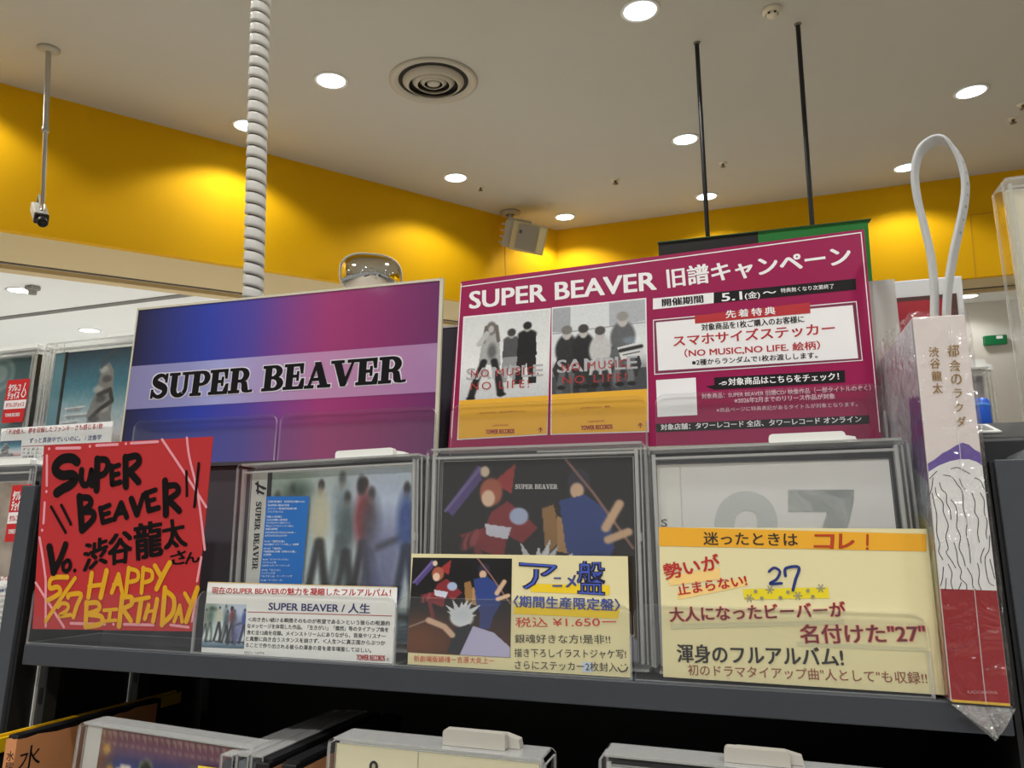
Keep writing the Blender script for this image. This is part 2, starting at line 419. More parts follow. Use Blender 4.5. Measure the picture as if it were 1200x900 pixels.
# shop ceiling: everything on the shop side of the two yellow walls
b = MB(); far_l = PA - DL * 5.5; far_r = PE + DB * 3.5
pts = [far_l, PB, far_r, Vector((far_r.x, -5.0, 0)), Vector((far_l.x, -5.0, 0))]
b.add([(p.x, p.y, CEIL) for p in pts] + [(p.x, p.y, CEIL + .12) for p in pts],
      [(0, 1, 2, 3, 4), (9, 8, 7, 6, 5)] + [(i + 5, (i + 1) % 5 + 5, (i + 1) % 5, i) for i in range(5)])
b.build('ceiling', M_CEIL, structure=True)
quadbox('wall_left', far_l, PB, NL, SOF, CEIL, M_YEL, 0.05)
quadbox('wall_back', PB, far_r, NB, SOF, CEIL, M_YEL, 0.05)
# fine upright seam where two yellow sheets meet, and a panel outline on the back wall
sp = on_plane(592, 300, PA, NL); quadbox('trim_1', sp - DL * .004, sp + DL * .004, NL, SOF, CEIL - .12, mat('yellow_seam', (190, 140, 0), .8), -0.002)
def back_pt(u, v): return on_plane(u, v, PB, NB)
q0, q1 = back_pt(1136, 252), back_pt(1230, 245)
quadbox('trim_2', q0, q0 + DB * .006, NB, q0.z - .42, q0.z, mat('yellow_seam', (190, 140, 0), .8), -0.002)
quadbox('trim_3', q0, q1, NB, q0.z - .004, q0.z + .002, mat('yellow_seam', (190, 140, 0), .8), -0.002)
# bulkhead undersides with a shutter slot
def soffit(name, a, c, n, w, slot):
    quadbox(name, a - n * .05, c - n * .05, n, SOF, SOF + .06, M_TAN, w)
    quadbox('trim_4', a - n * slot, c - n * slot, n, SOF - .004, SOF + .002, M_GROOVE, .028)
    quadbox('trim_5', a - n * (slot + .06), c - n * (slot + .06), n, SOF - .022, SOF + .002, M_TAN, .012)
s0 = on_z(0, 319, SOF); s1 = on_z(0, 306, SOF)
wl = -(s0 - PA).dot(NL); sl = -(s1 - PA).dot(NL)
soffit('soffit_left', far_l - DL * .2, PB + DL * .3, NL, wl - .05, sl)
t0 = on_z(1150, 342, SOF); t1 = on_z(1150, 337, SOF)
soffit('soffit_back', PB - DB * .3, far_r + DB * .2, NB, max(.3, -(t0 - PB).dot(NB)), max(.2, -(t1 - PB).dot(NB)))
# the mall beyond the openings
b = MB(); b.box(-14, 14, 1.5, 22, SOF + .07, SOF + .15)
o = b.build('ceiling_mall', M_MALLC, structure=True)
# cut the mall ceiling away above the shop by building it as an outline instead of a full sheet
bpy.data.objects.remove(o)
b = MB(); a0 = far_l - NL * .3; a1 = PB - NL * .3 + DL * .2; a2 = PB - NB * .3 + DB * .2; a3 = far_r - NB * .3
outl = [a0, a1, a2, a3, Vector((14, a3.y, 0)), Vector((14, 22, 0)), Vector((-16, 22, 0)), Vector((-16, a0.y, 0))]
outl = [p for p in outl]
zc = SOF + .075
n = len(outl)
b.add([(p.x, p.y, zc) for p in outl] + [(p.x, p.y, zc + .06) for p in outl], [tuple(range(n)), tuple(range(2 * n - 1, n - 1, -1))] + [(i + n, (i + 1) % n + n, (i + 1) % n, i) for i in range(n)])
b.build('ceiling_mall', M_MALLC, structure=True)
b = MB(); b.add([(p.x, p.y, .004) for p in outl] + [(p.x, p.y, -.05) for p in outl], [tuple(range(n - 1, -1, -1)), tuple(range(n, 2 * n))] + [(i, (i + 1) % n, (i + 1) % n + n, i + n) for i in range(n)])
b.build('floor_mall_bounce', mat('mall_floor_bounce', (226, 227, 226), .4, noise=.03, nscale=1.5), structure=True)  # unseen pale slab over the floor, added to bounce light onto the mall ceiling
g0, g1 = on_z(-30, 375, zc), on_z(215, 344, zc)
gd = (g1 - g0).normalized(); gn = Vector((gd.y, -gd.x, 0))
quadbox('trim_6', g0 - gd * 4, g1 + gd * .4, gn, zc - .006, zc + .01, mat('grey_joint', (120, 118, 112), .8), .07)
w0 = on_z(1130, 357, zc)
quadbox('wall_right', Vector((-0.9, w0.y, 0)), Vector((9, w0.y - .2, 0)), Vector((0, -1, 0)), 0, zc, M_MALLW, .1)
quadbox('wall_far', Vector((-14, 16, 0)), Vector((0, 16, 0)), Vector((0, -1, 0)), 0, zc, M_MALLW, .1)

# ------------------------------------------------------------------ recessed downlights
M_LENS = mat('lamp_lens', (215, 240, 255), 0.3, emit=7.0)
M_LENSW = mat('lamp_lens_warm', (255, 248, 232), 0.3, emit=7.0)
M_REFL = mat('lamp_reflector', (225, 232, 238), 0.15, metal=0.8)
def downlight(P, label, watts, group, r=0.066, warm=False, deg=None):
    t = Thing('ceiling_downlight', label, 'ceiling light', Matrix.Translation(P), group)
    b = MB(); b.lathe([(r, 0.001), (r + .012, 0.0), (r + .012, -.004), (r - .001, -.005), (r - .006, 0.001)], n=28, flip=True); b.build('flange', M_WHITE, t)
    b = MB(); b.lathe([(r - .002, -.004), (r * .8, -.0015), (r * .62, -.001)], n=28, flip=True); b.build('reflector', M_LENS if not warm else M_LENSW, t)
    b = MB(); b.lathe([(r * .62, -.001), (r * .45, -.004), (r * .2, -.007), (0.0005, -.008)], n=24, flip=True); b.build('lens', M_LENSW if warm else M_LENS, t)
    if watts:
        l = bpy.data.lights.new('lamp_glow', 'SPOT'); l.energy = watts; l.spot_size = (deg or (136 if watts == RIM_W else SPOT_DEG)) * D; l.spot_blend = SPOT_BLEND
        l.color = (1.0, .99, .97) if not warm else (1, .985, .96); l.shadow_soft_size = r * .8
        o = bpy.data.objects.new('lamp_glow', l); COL.objects.link(o); o.parent = t.o; o.location = (0, 0, -.02)
    return t
G1 = 'recessed downlights in the shop ceiling'
seen = [((750, 12), 'recessed round downlight at the top edge of the picture, cut by it', SHOP_W),
        ((388, 94), 'recessed round downlight to the left of the round air vent', SHOP_W),
        ((1138, 107), 'recessed round downlight in the open ceiling far right of both sign rods', SHOP_W),
        ((803, 163), 'recessed round downlight just left of the left black sign rod, mid ceiling', SHOP_W),
        ((290, 147), 'recessed round downlight half hidden by the white coiled cable', RIM_W),
        ((534, 208), 'recessed round downlight near the left yellow wall, below the air vent', RIM_W),
        ((828, 230), 'recessed round downlight crossed by the left black sign rod near the back wall', RIM_W),
        ((662, 254), 'recessed round downlight in the corner where the yellow walls meet, by the speaker', RIM_W),
        ((1062, 196), 'recessed round downlight half hidden behind the grey ribbon loop', RIM_W)]
for (p, lab, w) in seen: downlight(on_z(*p, CEIL), lab, w, G1)
# the same grid runs on over the camera and beside it, outside the frame
lp = 'recessed round downlight of the same ceiling, outside the picture'
pl5, pl6 = on_z(290, 147, CEIL), on_z(534, 208, CEIL)
downlight(pl5 - (pl6 - pl5), lp, RIM_W, G1)
p9, p7 = on_z(1062, 196, CEIL), on_z(828, 230, CEIL)
downlight(p9 + (p9 - p7), lp, RIM_W, G1)
for (x, y) in [(1.15, 2.7), (-1.75, 1.5), (-.36, 1.47), (1.05, 1.42), (-1.85, .2), (-.46, .2), (.94, .14), (-1.95, -1.1), (-.55, -1.1), (.85, -1.15), (-.6, -2.3), (.8, -2.3), (2.4, .1), (-1.9, -2.3), (2.2, -1.2), (-2.0, -3.4), (-.6, -3.4), (.8, -3.4), (2.2, -2.4)]:
    downlight(Vector((x, y, CEIL)), lp, SHOP_W * (1.45 if y < -1 else 1.0), G1)  # rows behind the camera strengthened, rear ones added, for frontal light on the cards
G2 = 'recessed downlights in the mall ceiling'
for p, lab, w in [((145, 333), 'round mall downlight right beside the tan bulkhead soffit', 12), ((25, 340), 'round mall downlight beyond the opening beside the grey detector', MALL_W),
                  ((105, 387), 'round mall downlight above the white security tab, low in the opening', MALL_W), ((1133, 347), 'round mall downlight in the right opening beside the clear upright case', 9)]:
    downlight(on_z(*p, zc), lab, w, G2, r=.075, warm=True, deg=150)
for (x, y) in [(-5, 8), (-2.5, 9), (-5.5, 12), (-1, 13), (-6.5, 5.2)]:
    downlight(Vector((x, y, zc)), 'round mall downlight out of sight beyond the openings', MALL_W, G2, r=.075, warm=True, deg=150)

# ------------------------------------------------------------------ things on the ceiling
t = Thing('air_vent', 'round concentric-ring air diffuser in the ceiling above the yellow wall', 'air vent', Matrix.Translation(on_z(508, 95, CEIL)))
M_VENT = mat('vent_metal', (176, 170, 154), 0.5)
b = MB(); b.lathe([(.205, 0), (.205, -.006), (.185, -.012), (.168, -.004), (.160, .001)], n=48, flip=True); b.build('outer_ring', M_VENT, t)
b = MB(); b.lathe([(.162, -.0005), (.0005, -.0005)], n=48, flip=True); b.build('dark_throat', mat('vent_dark', (34, 31, 27), .9), t)
for r0, r1, z in ((.142, .118, .026), (.098, .078, .022), (.062, .046, .018)):
    b = MB(); b.lathe([(r0, -.002), (r0, -.005), (r1, -z), (r1 - .005, -z), (r0 - .008, -.002)], n=44, flip=True); b.build('cone_ring', M_VENT, t)
b = MB(); b.lathe([(.03, -.004), (.03, -.014), (.022, -.018), (.0005, -.019)], n=28, flip=True); b.build('hub', M_VENT, t)

t = Thing('smoke_detector', 'small cream smoke detector on the ceiling above the black sign rods', 'smoke detector', Matrix.Translation(on_z(904, 11, CEIL)))
b = MB(); b.lathe([(.036, 0), (.038, -.006), (.034, -.014), (.024, -.018)], n=28, flip=True); b.build('base', M_CREAMP, t)
b = MB(); b.lathe([(.024, -.016), (.023, -.026), (.017, -.033), (.0005, -.035)], n=24, flip=True)
b.build('sensor', M_CREAMP, t)
b = MB()
for k in range(6):
    a = k * 60 * D; b.box(.0215, .0245, -.005, .005, -.027, -.019); b.xf(Matrix.Rotation(a, 4, 'Z'), len(b.v) - 8)
b.build('vent_slots', mat('slot_dark', (48, 42, 34), .8), t)
for p, lab, s in [((721, 211), 'small sprinkler head in the middle of the ceiling right of the speaker', 1.3), ((563, 219), 'tiny sprinkler head right of the downlight by the left yellow wall', 1),
               ((847, 191), 'tiny sprinkler head between the two black sign rods', 1), ((1187, 139), 'tiny sprinkler head below the far right downlight', 1.1), ((1199, 122), 'dark sprinkler head cut by the right picture edge', 1.2),
               ]:
    t = Thing('sprinkler_head', lab, 'sprinkler', Matrix.Translation(on_z(*p, CEIL)), 'ceiling sprinkler heads')
    b = MB(); b.lathe([(.024 * s, 0), (.022 * s, -.004), (.008 * s, -.006)], n=20, flip=True); b.build('rosette', M_CREAMP, t)
    b = MB(); b.lathe([(.007 * s, -.004), (.006 * s, -.02), (.014 * s, -.024), (.014 * s, -.027), (.0005, -.027)], n=16, flip=True); b.build('nozzle', mat('nozzle_metal', (120, 110, 92), .4, metal=.6), t)
t = Thing('ceiling_detector', 'grey square detector beside the mall downlight in the left opening', 'detector', Matrix.Translation(on_z(38.5, 335, zc)))
b = MB(); b.box(-.032, .032, -.032, .032, -.03, 0); b.build('base', mat('grey_plastic', (150, 148, 142), .6), t, bevel=.008)
b = MB(); b.lathe([(.025, -.03), (.022, -.055), (.0005, -.06)], n=20, flip=True); b.build('sensor', mat('grey_plastic', (150, 148, 142), .6), t)

# surveillance camera on a drop pole
P = on_z(57, 57, CEIL); 
zb = on_plane(49, 242, P, Vector((P.x, P.y, 0)).normalized()).z
t = Thing('surveillance_camera', 'small surveillance camera at the end of a long grey ceiling pole', 'camera', Matrix.Translation(P))
b = MB(); b.lathe([(.0005, 0), (.042, -.0005), (.042, -.007), (.03, -.013), (.011, -.016)], n=28, flip=True); b.build('ceiling_flange', M_VENT, t)
Lp = zb - P.z
b = MB(); b.tube([(0, 0, -.01), (0, 0, Lp * .52)], .0105, n=14); b.build('upper_pole', M_STEEL, t)
b = MB(); b.tube([(0, 0, Lp * .52), (0, 0, Lp)], .0085, n=14); b.build('lower_pole', M_STEEL, t)
b = MB(); b.lathe([(.0105, .012), (.013, .01), (.013, -.01), (.009, -.012)], n=16, c=(0, 0, Lp * .52)); b.build('collar', M_STEEL, t)
b = MB(); b.tube([(0, 0, Lp + .01), (.006, -.004, Lp - .012), (.008, -.01, Lp - .022)], .008, n=10); b.build('swivel_joint', M_STEEL, t)
head = on_y(47, 250, P.y) - P
aim = (Vector((0.66, -.40, -.62))).normalized()
side = aim.cross(Vector((0, 0, 1))).normalized(); upv = side.cross(aim)
HM = Matrix((side.to_4d(), aim.to_4d(), upv.to_4d(), (0, 0, 0, 1))).transposed(); HM[0][3], HM[1][3], HM[2][3] = head + Vector((0, 0, -.005)); HM[3] = (0, 0, 0, 1)
b = MB(); b.box(-.026, .026, -.075, .035, -.022, .022); b.xf(HM); hs_ = b.build('housing', M_WHITE, t, bevel=.006)
b = MB(); b.box(-.0255, .0255, .034, .052, -.0215, .0215); b.xf(HM); b.build('front_bezel', M_BLACK, hs_, bevel=.004)
b = MB(); b.lathe([(.018, .05), (.019, .085), (.016, .088), (.014, .08), (.0005, .078)], n=24); b.xf(HM @ Matrix.Rotation(-math.pi / 2, 4, 'X')); b.build('lens', M_BLACK, hs_)
b = MB(); b.tube([HM @ Vector((0, -.07, .0)), HM @ Vector((0, -.10, .01)), HM @ Vector((0, -.09, .05)), (-.01, 0, Lp - .005), (0, 0, Lp + .02)], .004, n=8); b.build('lead', mat('grey_cable', (140, 138, 132), .5), t)

# loudspeaker in the corner
P = on_z(598, 249, CEIL)
t = Thing('wall_speaker', 'small cream box loudspeaker hanging on a bracket in the yellow corner', 'speaker', Matrix.Translation(P))
b = MB(); b.lathe([(.0005, 0), (.075, -.0005), (.075, -.012), (.03, -.02)], n=24, flip=True); b.build('ceiling_plate', M_VENT, t)
bc = on_y(619, 279, P.y - .05) - P
b = MB(); b.tube([(0, 0, -.01), (0, 0, bc.z + .11)], .016, n=12); b.build('stem', M_VENT, t)
fac = Vector((.30, -1, -.32)).normalized(); sd = Vector((0, 0, 1)).cross(fac).normalized(); upq = sd.cross(-fac)
SM = Matrix((sd.to_4d(), (-fac).to_4d(), upq.to_4d(), (0, 0, 0, 1))).transposed(); SM[3] = (0, 0, 0, 1)
SM[0][3], SM[1][3], SM[2][3] = bc
SM = SM @ Matrix.Rotation(13 * D, 4, 'Y')
b = MB(); b.prism([(-.12, -.10), (.12, -.10), (.12, .10), (-.12, .10)], -.07, .10); b.xf(SM); b.build('cabinet', mat('speaker_cream', (205, 188, 140), .5), t, bevel=.015)
b = MB(); b.rbox(-.085, .055, -.082, -.068, -.085, .085, .01); b.xf(SM); gr_ = b.build('grille', mat('speaker_grille', (158, 150, 134), .7, noise=.25, nscale=400), t)
b = MB(); b.rbox(.066, .112, -.08, -.068, -.085, .085, .01); b.xf(SM); b.build('side_trim', mat('speaker_trim', (222, 208, 160), .4), t)
b = MB(); b.rbox(-.072, -.052, -.084, -.081, .02, .045, .004); b.xf(SM); b.build('badge', mat('badge_dark', (90, 80, 80), .5), gr_)
b = MB()
b.box(-.175, -.118, -.02, .02, -.09, .10); b.box(-.17, .0, -.015, .015, .10, .115); b.xf(SM); b.build('bracket', M_VENT, t, bevel=.004)
for k in range(4):
    b = MB(); b.box(-.20, -.172, -.025, .025, -.07 + .042 * k, -.06 + .042 * k); b.xf(SM); b.build('bracket_fin', M_VENT, t)

# convex mirror low on the yellow wall
pm = on_plane(435, 322, PA + NL * .12, NL)
vdir = (CAMP - pm); vdir.z = 0; vdir.normalize()
xa = Vector((0, 0, 1)).cross(-vdir) * -1; 
fwd = (vdir * .8 + NL * .5).normalized(); xr = Vector((0, 0, 1)).cross(fwd).normalized()
MM = Matrix((xr.to_4d(), (-fwd).to_4d(), Vector((0, 0, 1, 0)), (0, 0, 0, 1))).transposed(); MM[3] = (0, 0, 0, 1)
MM[0][3], MM[1][3], MM[2][3] = pm
t = Thing('convex_mirror', 'oblong convex safety mirror low on the yellow wall above the purple board', 'mirror', MM)
vs = []; fs = []; NR, NA = 10, 48
def sup(a, n=2.6): c, s_ = math.cos(a), math.sin(a); return (abs(c) ** (2 / n) * (1 if c >= 0 else -1), abs(s_) ** (2 / n) * (1 if s_ >= 0 else -1))
for i in range(NR + 1):
    q = i / NR
    for k in range(NA):
        cx, cz = sup(2 * math.pi * k / NA); vs.append((cx * .185 * q, -.10 * (1 - q * q), cz * .128 * q))
for i in range(NR):
    for k in range(NA):
        k2 = (k + 1) % NA; fs.append((i * NA + k, i * NA + k2, (i + 1) * NA + k2, (i + 1) * NA + k))
b = MB(); b.add(vs, [f[::-1] for f in fs], 0, True); b.build('mirror_face', mat('mirror_silver', (225, 225, 222), .02, metal=1.0), t)
b = MB(); ring = [sup(2 * math.pi * k / NA) for k in range(NA + 1)]
b.tube([(c[0] * .186, .0, c[1] * .129) for c in ring], .006, n=8, cap=False); b.build('rim', mat('rim_grey', (196, 190, 176), .4), t)
b = MB(); b.box(-.02, .02, .0, .10, -.02, .02); b.build('wall_mount', M_VENT, t, bevel=.004)

# hanging sign on two black rods
RL, RR = on_z(816.5, 50, CEIL), on_z(935, 27, CEIL)
zt = on_y(772, 288, RL.y).z
SX = (RR - RL).normalized()
MS = Matrix.Translation(Vector((RL.x, RL.y, CEIL)))
t = Thing('hanging_sign', 'black and green sign panel hung from two black rods behind the magenta board', 'sign', MS)
xl = on_y(772, 288, RL.y).x - RL.x; xr_ = on_y(1016, 262, RL.y).x - RL.x; xm = on_y(888, 276, RL.y).x - RL.x
zt0 = on_y(830, 280, RL.y).z - CEIL
M_SGREEN = mat('sign_green', (36, 122, 52), .5); 
b = MB(); b.box(xl, xm, -.02, .02, zt0 - .62, zt0, 0); b.build('black_panel', mat('sign_black', (26, 24, 22), .6), t)
b = MB(); b.box(xm, xr_, -.02, .02, zt0 - .62, zt0 + .0, 0); b.build('green_panel', M_SGREEN, t)
b = MB(); b.box(xl - .003, xr_ + .012, -.024, .024, zt0, zt0 + .004); b.build('top_rail', mat('rail_green', (60, 92, 56), .5, metal=.3), t)
for px in (0, (RR - RL).x):
    b = MB(); b.tube([(px, 0, 0), (px, 0, zt0 + .005)], .0095, n=12); b.build('rod', M_BLACK, t)
    b = MB(); b.lathe([(.0145, 0), (.0145, -.004), (.0096, -.008)], n=16, c=(px, 0, 0), flip=True); b.build('rod_cap', mat('cap_grey', (120, 112, 100), .5), t)

# ================================================================== THE DISPLAY
FT = Thing.__new__(Thing); FT.M = F.copy(); FT.Mi = F.inverted()      # pixel helper in the leaning frame
def lp_(u, v, d): return FT.px(u, v, d)
M_FASC = mat('shelf_laminate', (54, 57, 63), 0.45, noise=0.06, nscale=160)
M_POST = mat('post_laminate', (62, 66, 72), 0.45, noise=0.05, nscale=120)
M_DARK = mat('shelf_black', (14, 14, 15), 0.6)
M_RISER = mat('riser_grey', (70, 70, 75), 0.3)
M_CLR = clear('clear_acrylic', tint=(.985, .988, .985), gloss=.05, edge=.35)
M_RIM = clear('acrylic_edge', tint=(.9, .92, .92), gloss=.16, edge=.5, milk=.42, milkcol=(.85, .87, .85), rough=.15)
M_KEEP = clear('keeper_plastic', tint=(.985, .985, .98), gloss=.03, edge=.28, rough=.05)
M_KRIM = clear('keeper_edge', tint=(.9, .91, .9), gloss=.16, edge=.4, milk=.36, milkcol=(.85, .85, .83), rough=.12)
M_WRAP = clear('shrink_wrap', tint=(.95, .95, .95), gloss=.06, edge=.5, rough=.08, wrinkle=.6, wscale=55)
M_INK = mat('black_ink', (20, 18, 20), 0.6, spec=.2)
M_PAPER = mat('white_card', (236, 236, 232), 0.5, noise=.015, nscale=200)
M_CREAM = mat('cream_card', (228, 218, 170), 0.6, noise=.02, nscale=200)

# the shelf units -------------------------------------------------------------
t = Thing('shelf_unit', 'dark grey leaning shop shelf carrying the two rows of music displays', 'shelf', leaning(0, 0, 0))
b = MB(); b.box(.0012, .6326, -.002, .205, -.0145, 0); b.build('shelf_board', M_FASC, t, bevel=.0008)
b = MB(); b.box(-.004, .634, .205, .215, -.42, .134); b.build('back_panel', M_DARK, t)
b = MB(); b.box(.0012, .6326, -.055, .205, -.198, -.178); b.build('lower_shelf_board', M_FASC, t, bevel=.0008)
b = MB(); b.box(-.0235, -.0095, -.003, .215, -.42, .1165, 0); b.build('side_panel', M_POST, t, bevel=.0006)
b = MB(); b.box(-.0095, -.0062, .000, .213, -.42, .1165, 0); b.build('inner_liner', M_DARK, t)
b = MB(); b.box(.6338, .6365, .000, .213, -.42, .119, 0); b.build('inner_liner', M_DARK, t)
b = MB(); b.box(.0, .606, .0695, .0725, 0, .136); b.build('riser', M_RISER, t)
b = MB(); b.box(.0, .606, .0655, .135, .136, .139, 0); b.build('upper_step', M_RISER, t)
for (u, v) in ((44, 800), (153, 800)):      # slotted standards on the inner side of the left panel
    k0, k1 = lp_(u, v, 0)[0], lp_(u, v, .1)[0]; dd = (k0 + .0050) / (k0 - k1) * .1
    b = MB(); b.box(-.0061, -.0050, dd - .0012, dd + .012, -.42, -.0150); b.build('slotted_standard', mat('standard_lit_edge', (226, 226, 222), .4), t)  # pale strip: light caught on the front edge, put into the colour
    b = MB(); b.box(-.0050, .0030, dd + .001, dd + .012, -.42, -.0150, 0)
    for k in range(10): b.rbox(-.0026, .0008, dd + .0002, dd + .0009, -.046 - k * .026, -.034 - k * .026, .0016, 1)
    b.build('slotted_face', [mat('standard_dark', (52, 52, 52), .5), M_DARK], t)
t = Thing('shelf_unit', 'dark grey leaning shelf upright to the right of the wrapped book', 'shelf', leaning(0, 0, 0))
b = MB(); b.box(.6392, .66, -.003, .215, -.42, .1195); b.build('side_panel', M_POST, t, bevel=.0006)
b = MB(); b.box(.66, .98, -.001, .205, .100, .1195); b.build('shelf_board', M_POST, t, bevel=.0008)
b = MB(); b.box(.66, .98, .000, .012, -.42, .100); b.build('front_panel', M_POST, t)
b = MB(); b.box(.6372, .6390, -.001, .213, -.42, .1185); b.build('black_edge_strip', M_DARK, t)
t = Thing('shelf_unit', 'dark shelf of the bay behind the grey post left of the red card', 'shelf', leaning(0, 0, 0))
b = MB(); b.box(-.56, -.0245, -.002, .205, -.0145, 0); b.build('shelf_board', M_FASC, t, bevel=.0008)
b = MB(); b.box(-.56, -.0245, .0695, .0725, 0, .136); b.build('riser', M_RISER, t)
b = MB(); b.box(-.56, -.0045, .0655, .135, .136, .139); b.build('upper_step', M_RISER, t)
b = MB(); b.box(-.56, -.0245, .205, .215, -.42, .134); b.build('back_panel', M_DARK, t)

# acrylic pockets -------------------------------------------------------------
def tray(label, x0, x1, d, t0, t1, depth, group):
    t = Thing('acrylic_tray', label, 'display tray', leaning(x0, d, t0), group)
    w, h = x1 - x0, t1 - t0
    b = MB(); b.rbox(0, w, 0, .002, 0, h, .007, 0, only_top=True, rim=1); b.build('front_lip', [M_CLR, M_RIM], t)
    b = MB(); b.box(0, w, .002, depth, 0, .0007, 0, rim=1); b.build('tray_floor', [M_CLR, M_RIM], t)
    b = MB(); b.box(w - .0015, w, .002, depth, .0007, h * .55, 0, rim=1); b.build('side_wall', [M_CLR, M_RIM], t)
G = 'clear acrylic trays on the shelf edge'
for (x0, x1, lab) in [(0, .1472, 'clear acrylic tray holding the red handwritten card'), (.1484, .2994, 'clear acrylic tray holding the white printed review card'),
                      (.3004, .4480, 'clear acrylic tray holding the yellow card with the printed picture'), (.4496, .6003, 'clear acrylic tray holding the large yellow card with an orange header')]:
    tray(lab, x0, x1, 0, 0, .0415, .066, G)
G = 'clear acrylic trays on the upper step'
for (x0, x1, lab) in [(.0, .1475, 'clear acrylic tray before the blue end of the gradient board'), (.151, .2905, 'clear acrylic tray before the purple end of the gradient board'),
                      (.3035, .4525, 'clear acrylic tray before the two photos of the magenta board'), (.4585, .6055, 'clear acrylic tray before the text half of the magenta board'),
                      ]:
    tray(lab, x0, x1, .0755, .1392, .179, .055, G)

# clear security keepers with a white lock ------------------------------------
def keeper(label, x0, d0, t0, w, h, dp, roll=0.0, lock=None, group='clear security keepers', yaw=0, lockh=.006, inner=True):
    t = Thing('security_keeper', label, 'plastic case', leaning(x0, d0, t0, roll, yaw), group)
    b = MB()
    b.rbox(0, w, 0, .0012, 0, h, .004, 0, rim=1)
    b.rbox(0, w, dp - .0012, dp, 0, h, .004, 0, rim=1)
    b.box(0, .0014, .0012, dp - .0012, .003, h - .003, 0, rim=1); b.box(w - .0014, w, .0012, dp - .0012, .003, h - .003, 0, rim=1)
    b.box(.003, w - .003, .0012, dp - .0012, h - .0014, h, 1); b.box(.003, w - .003, .0012, dp - .0012, 0, .0014, 1)
    b.build('shell', [M_KEEP, M_KRIM], t)
    b = MB()
    b.box(.004, .0062, .0013, .004, .004, h - .004, 0, rim=1); b.box(w - .0075, w - .0055, .0013, .006, .004, h - .004, 0, rim=1)
    b.box(.0062, w - .0075, .0013, .006, h - .0072, h - .0058, 1)
    b.box(w - .0040, w - .0030, .0013, dp - .002, .004, h - .004, 0, rim=1)
    if inner: b.build('inner_frame', [M_KEEP, M_KRIM], t)
    b = MB(); b.box(w - .0072, w - .0048, .002, .006, h * .55, h * .55 + .005); b.build('clasp', M_KRIM, t)
    if lock:
        l0, l1 = lock
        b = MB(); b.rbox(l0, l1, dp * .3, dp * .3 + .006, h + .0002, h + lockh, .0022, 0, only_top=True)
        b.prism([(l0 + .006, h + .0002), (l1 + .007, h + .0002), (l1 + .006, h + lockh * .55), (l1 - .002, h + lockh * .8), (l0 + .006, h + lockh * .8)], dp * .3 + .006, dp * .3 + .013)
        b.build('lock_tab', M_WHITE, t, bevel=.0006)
    return t
K1 = keeper('clear keeper over the blue-stickered CD with walking figures', .1655, .012, .0025, .147, .1278, .022, 1.6, (.077, .122))
K2 = keeper('clear keeper over the black CD cover with red and blue shapes', .3125, .012, .0025, .1465, .1345, .022, 0.2)
K3 = keeper('clear keeper over the pale CD with big grey numerals', .4590, .012, .0025, .146, .1305, .022, 0.7, (.073, .115))

def jewel(name, label, M, w, h, group, tray_m, spine=None):
    """a CD case: back tray and clear lid; the printed parts are added by the caller"""
    t = Thing(name, label, 'CD', M, group)
    b = MB(); b.box(0, w, .0035, .009, 0, h); b.build('back_tray', tray_m, t, bevel=.0006)
    b = MB(); b.box(.0005, w - .0005, .0008, .0034, .0005, h - .0005); t.sheet = b.build('booklet', M_PAPER, t)
    b = MB(); b.box(0, w, -.0012, .0000, 0, h, 0, rim=1); b.build('clear_lid', [M_KEEP, M_KRIM], t)
    return t
def cv_walkers(n=150):
    c = Canvas(n, n, (176, 190, 192)); c.vgrad([(0, (184, 200, 198)), (.45, (204, 220, 224)), (.8, (216, 228, 228)), (.86, (150, 170, 180)), (1, (60, 88, 110))])
    c.ell(.62, .22, .25, .18, (196, 204, 220), .7, .8); c.ell(.85, .2, .2, .25, (190, 204, 232), .7, .9); c.ell(.12, .25, .16, .3, (110, 130, 112), .7, .7); c.ell(.2, .12, .08, .05, (30, 60, 50), .7, .7)
    def man(x, top, col, leg, s=1.0, soft=.35, a=1.0):
        c.ell(x, top + .03 * s, .022 * s, .035 * s, (40, 34, 32), soft, a)
        c.ell(x - .005, top + .07 * s, .018 * s, .025 * s, (150, 128, 112), soft, .7 * a)
        c.ell(x, top + .22 * s, .06 * s, .16 * s, col, soft, a)
        c.line([(x - .01, top + .36 * s), (x - .06 * s, top + .62 * s), (x - .09 * s, top + .74 * s)], .024 * s, leg, .6, a)
        c.line([(x + .01, top + .36 * s), (x + .05 * s, top + .6 * s), (x + .04 * s, top + .76 * s)], .026 * s, leg, .6, a)
    man(.05, .12, (120, 128, 118), (60, 70, 66), 1.0, .5, .7); man(.16, .08, (66, 92, 84), (56, 66, 66), 1.0, .5, .6)
    man(.52, .02, (110, 132, 140), (70, 84, 90), 1.1, .5, .7)
    man(.37, .06, (198, 196, 172), (38, 42, 44), 1.05, .35)
    man(.56, .14, (70, 84, 90), (34, 38, 42), 1.0, .5, .85)
    man(.68, .06, (140, 56, 62), (44, 38, 50), 1.08, .35); c.ell(.655, .1, .03, .055, (30, 26, 28), .4)
    man(.73, .12, (66, 70, 82), (48, 52, 66), 1.05, .5, .8)
    c.ell(.84, .52, .12, .2, (112, 116, 160), .6, .85); c.ell(.80, .75, .1, .13, (96, 100, 150), .6, .8)
    c.line([(.78, .47), (.92, .42), (1, .36)], .02, (60, 64, 78), .8, .8)
    man(.97, .1, (60, 84, 150), (40, 50, 78), 1.05, .4)
    for x in (.34, .42, .62, .7, .85, .95, .1, .2): c.line([(x - .03, .86), (x + .03, .865)], .016, (34, 36, 42), .8, .8)
    for k in range(5): c.line([(0, .9 + k * .022), (1, .905 + k * .022)], .004, (150, 172, 190), .8, .35)
    return c.noise(6, 3, 3)
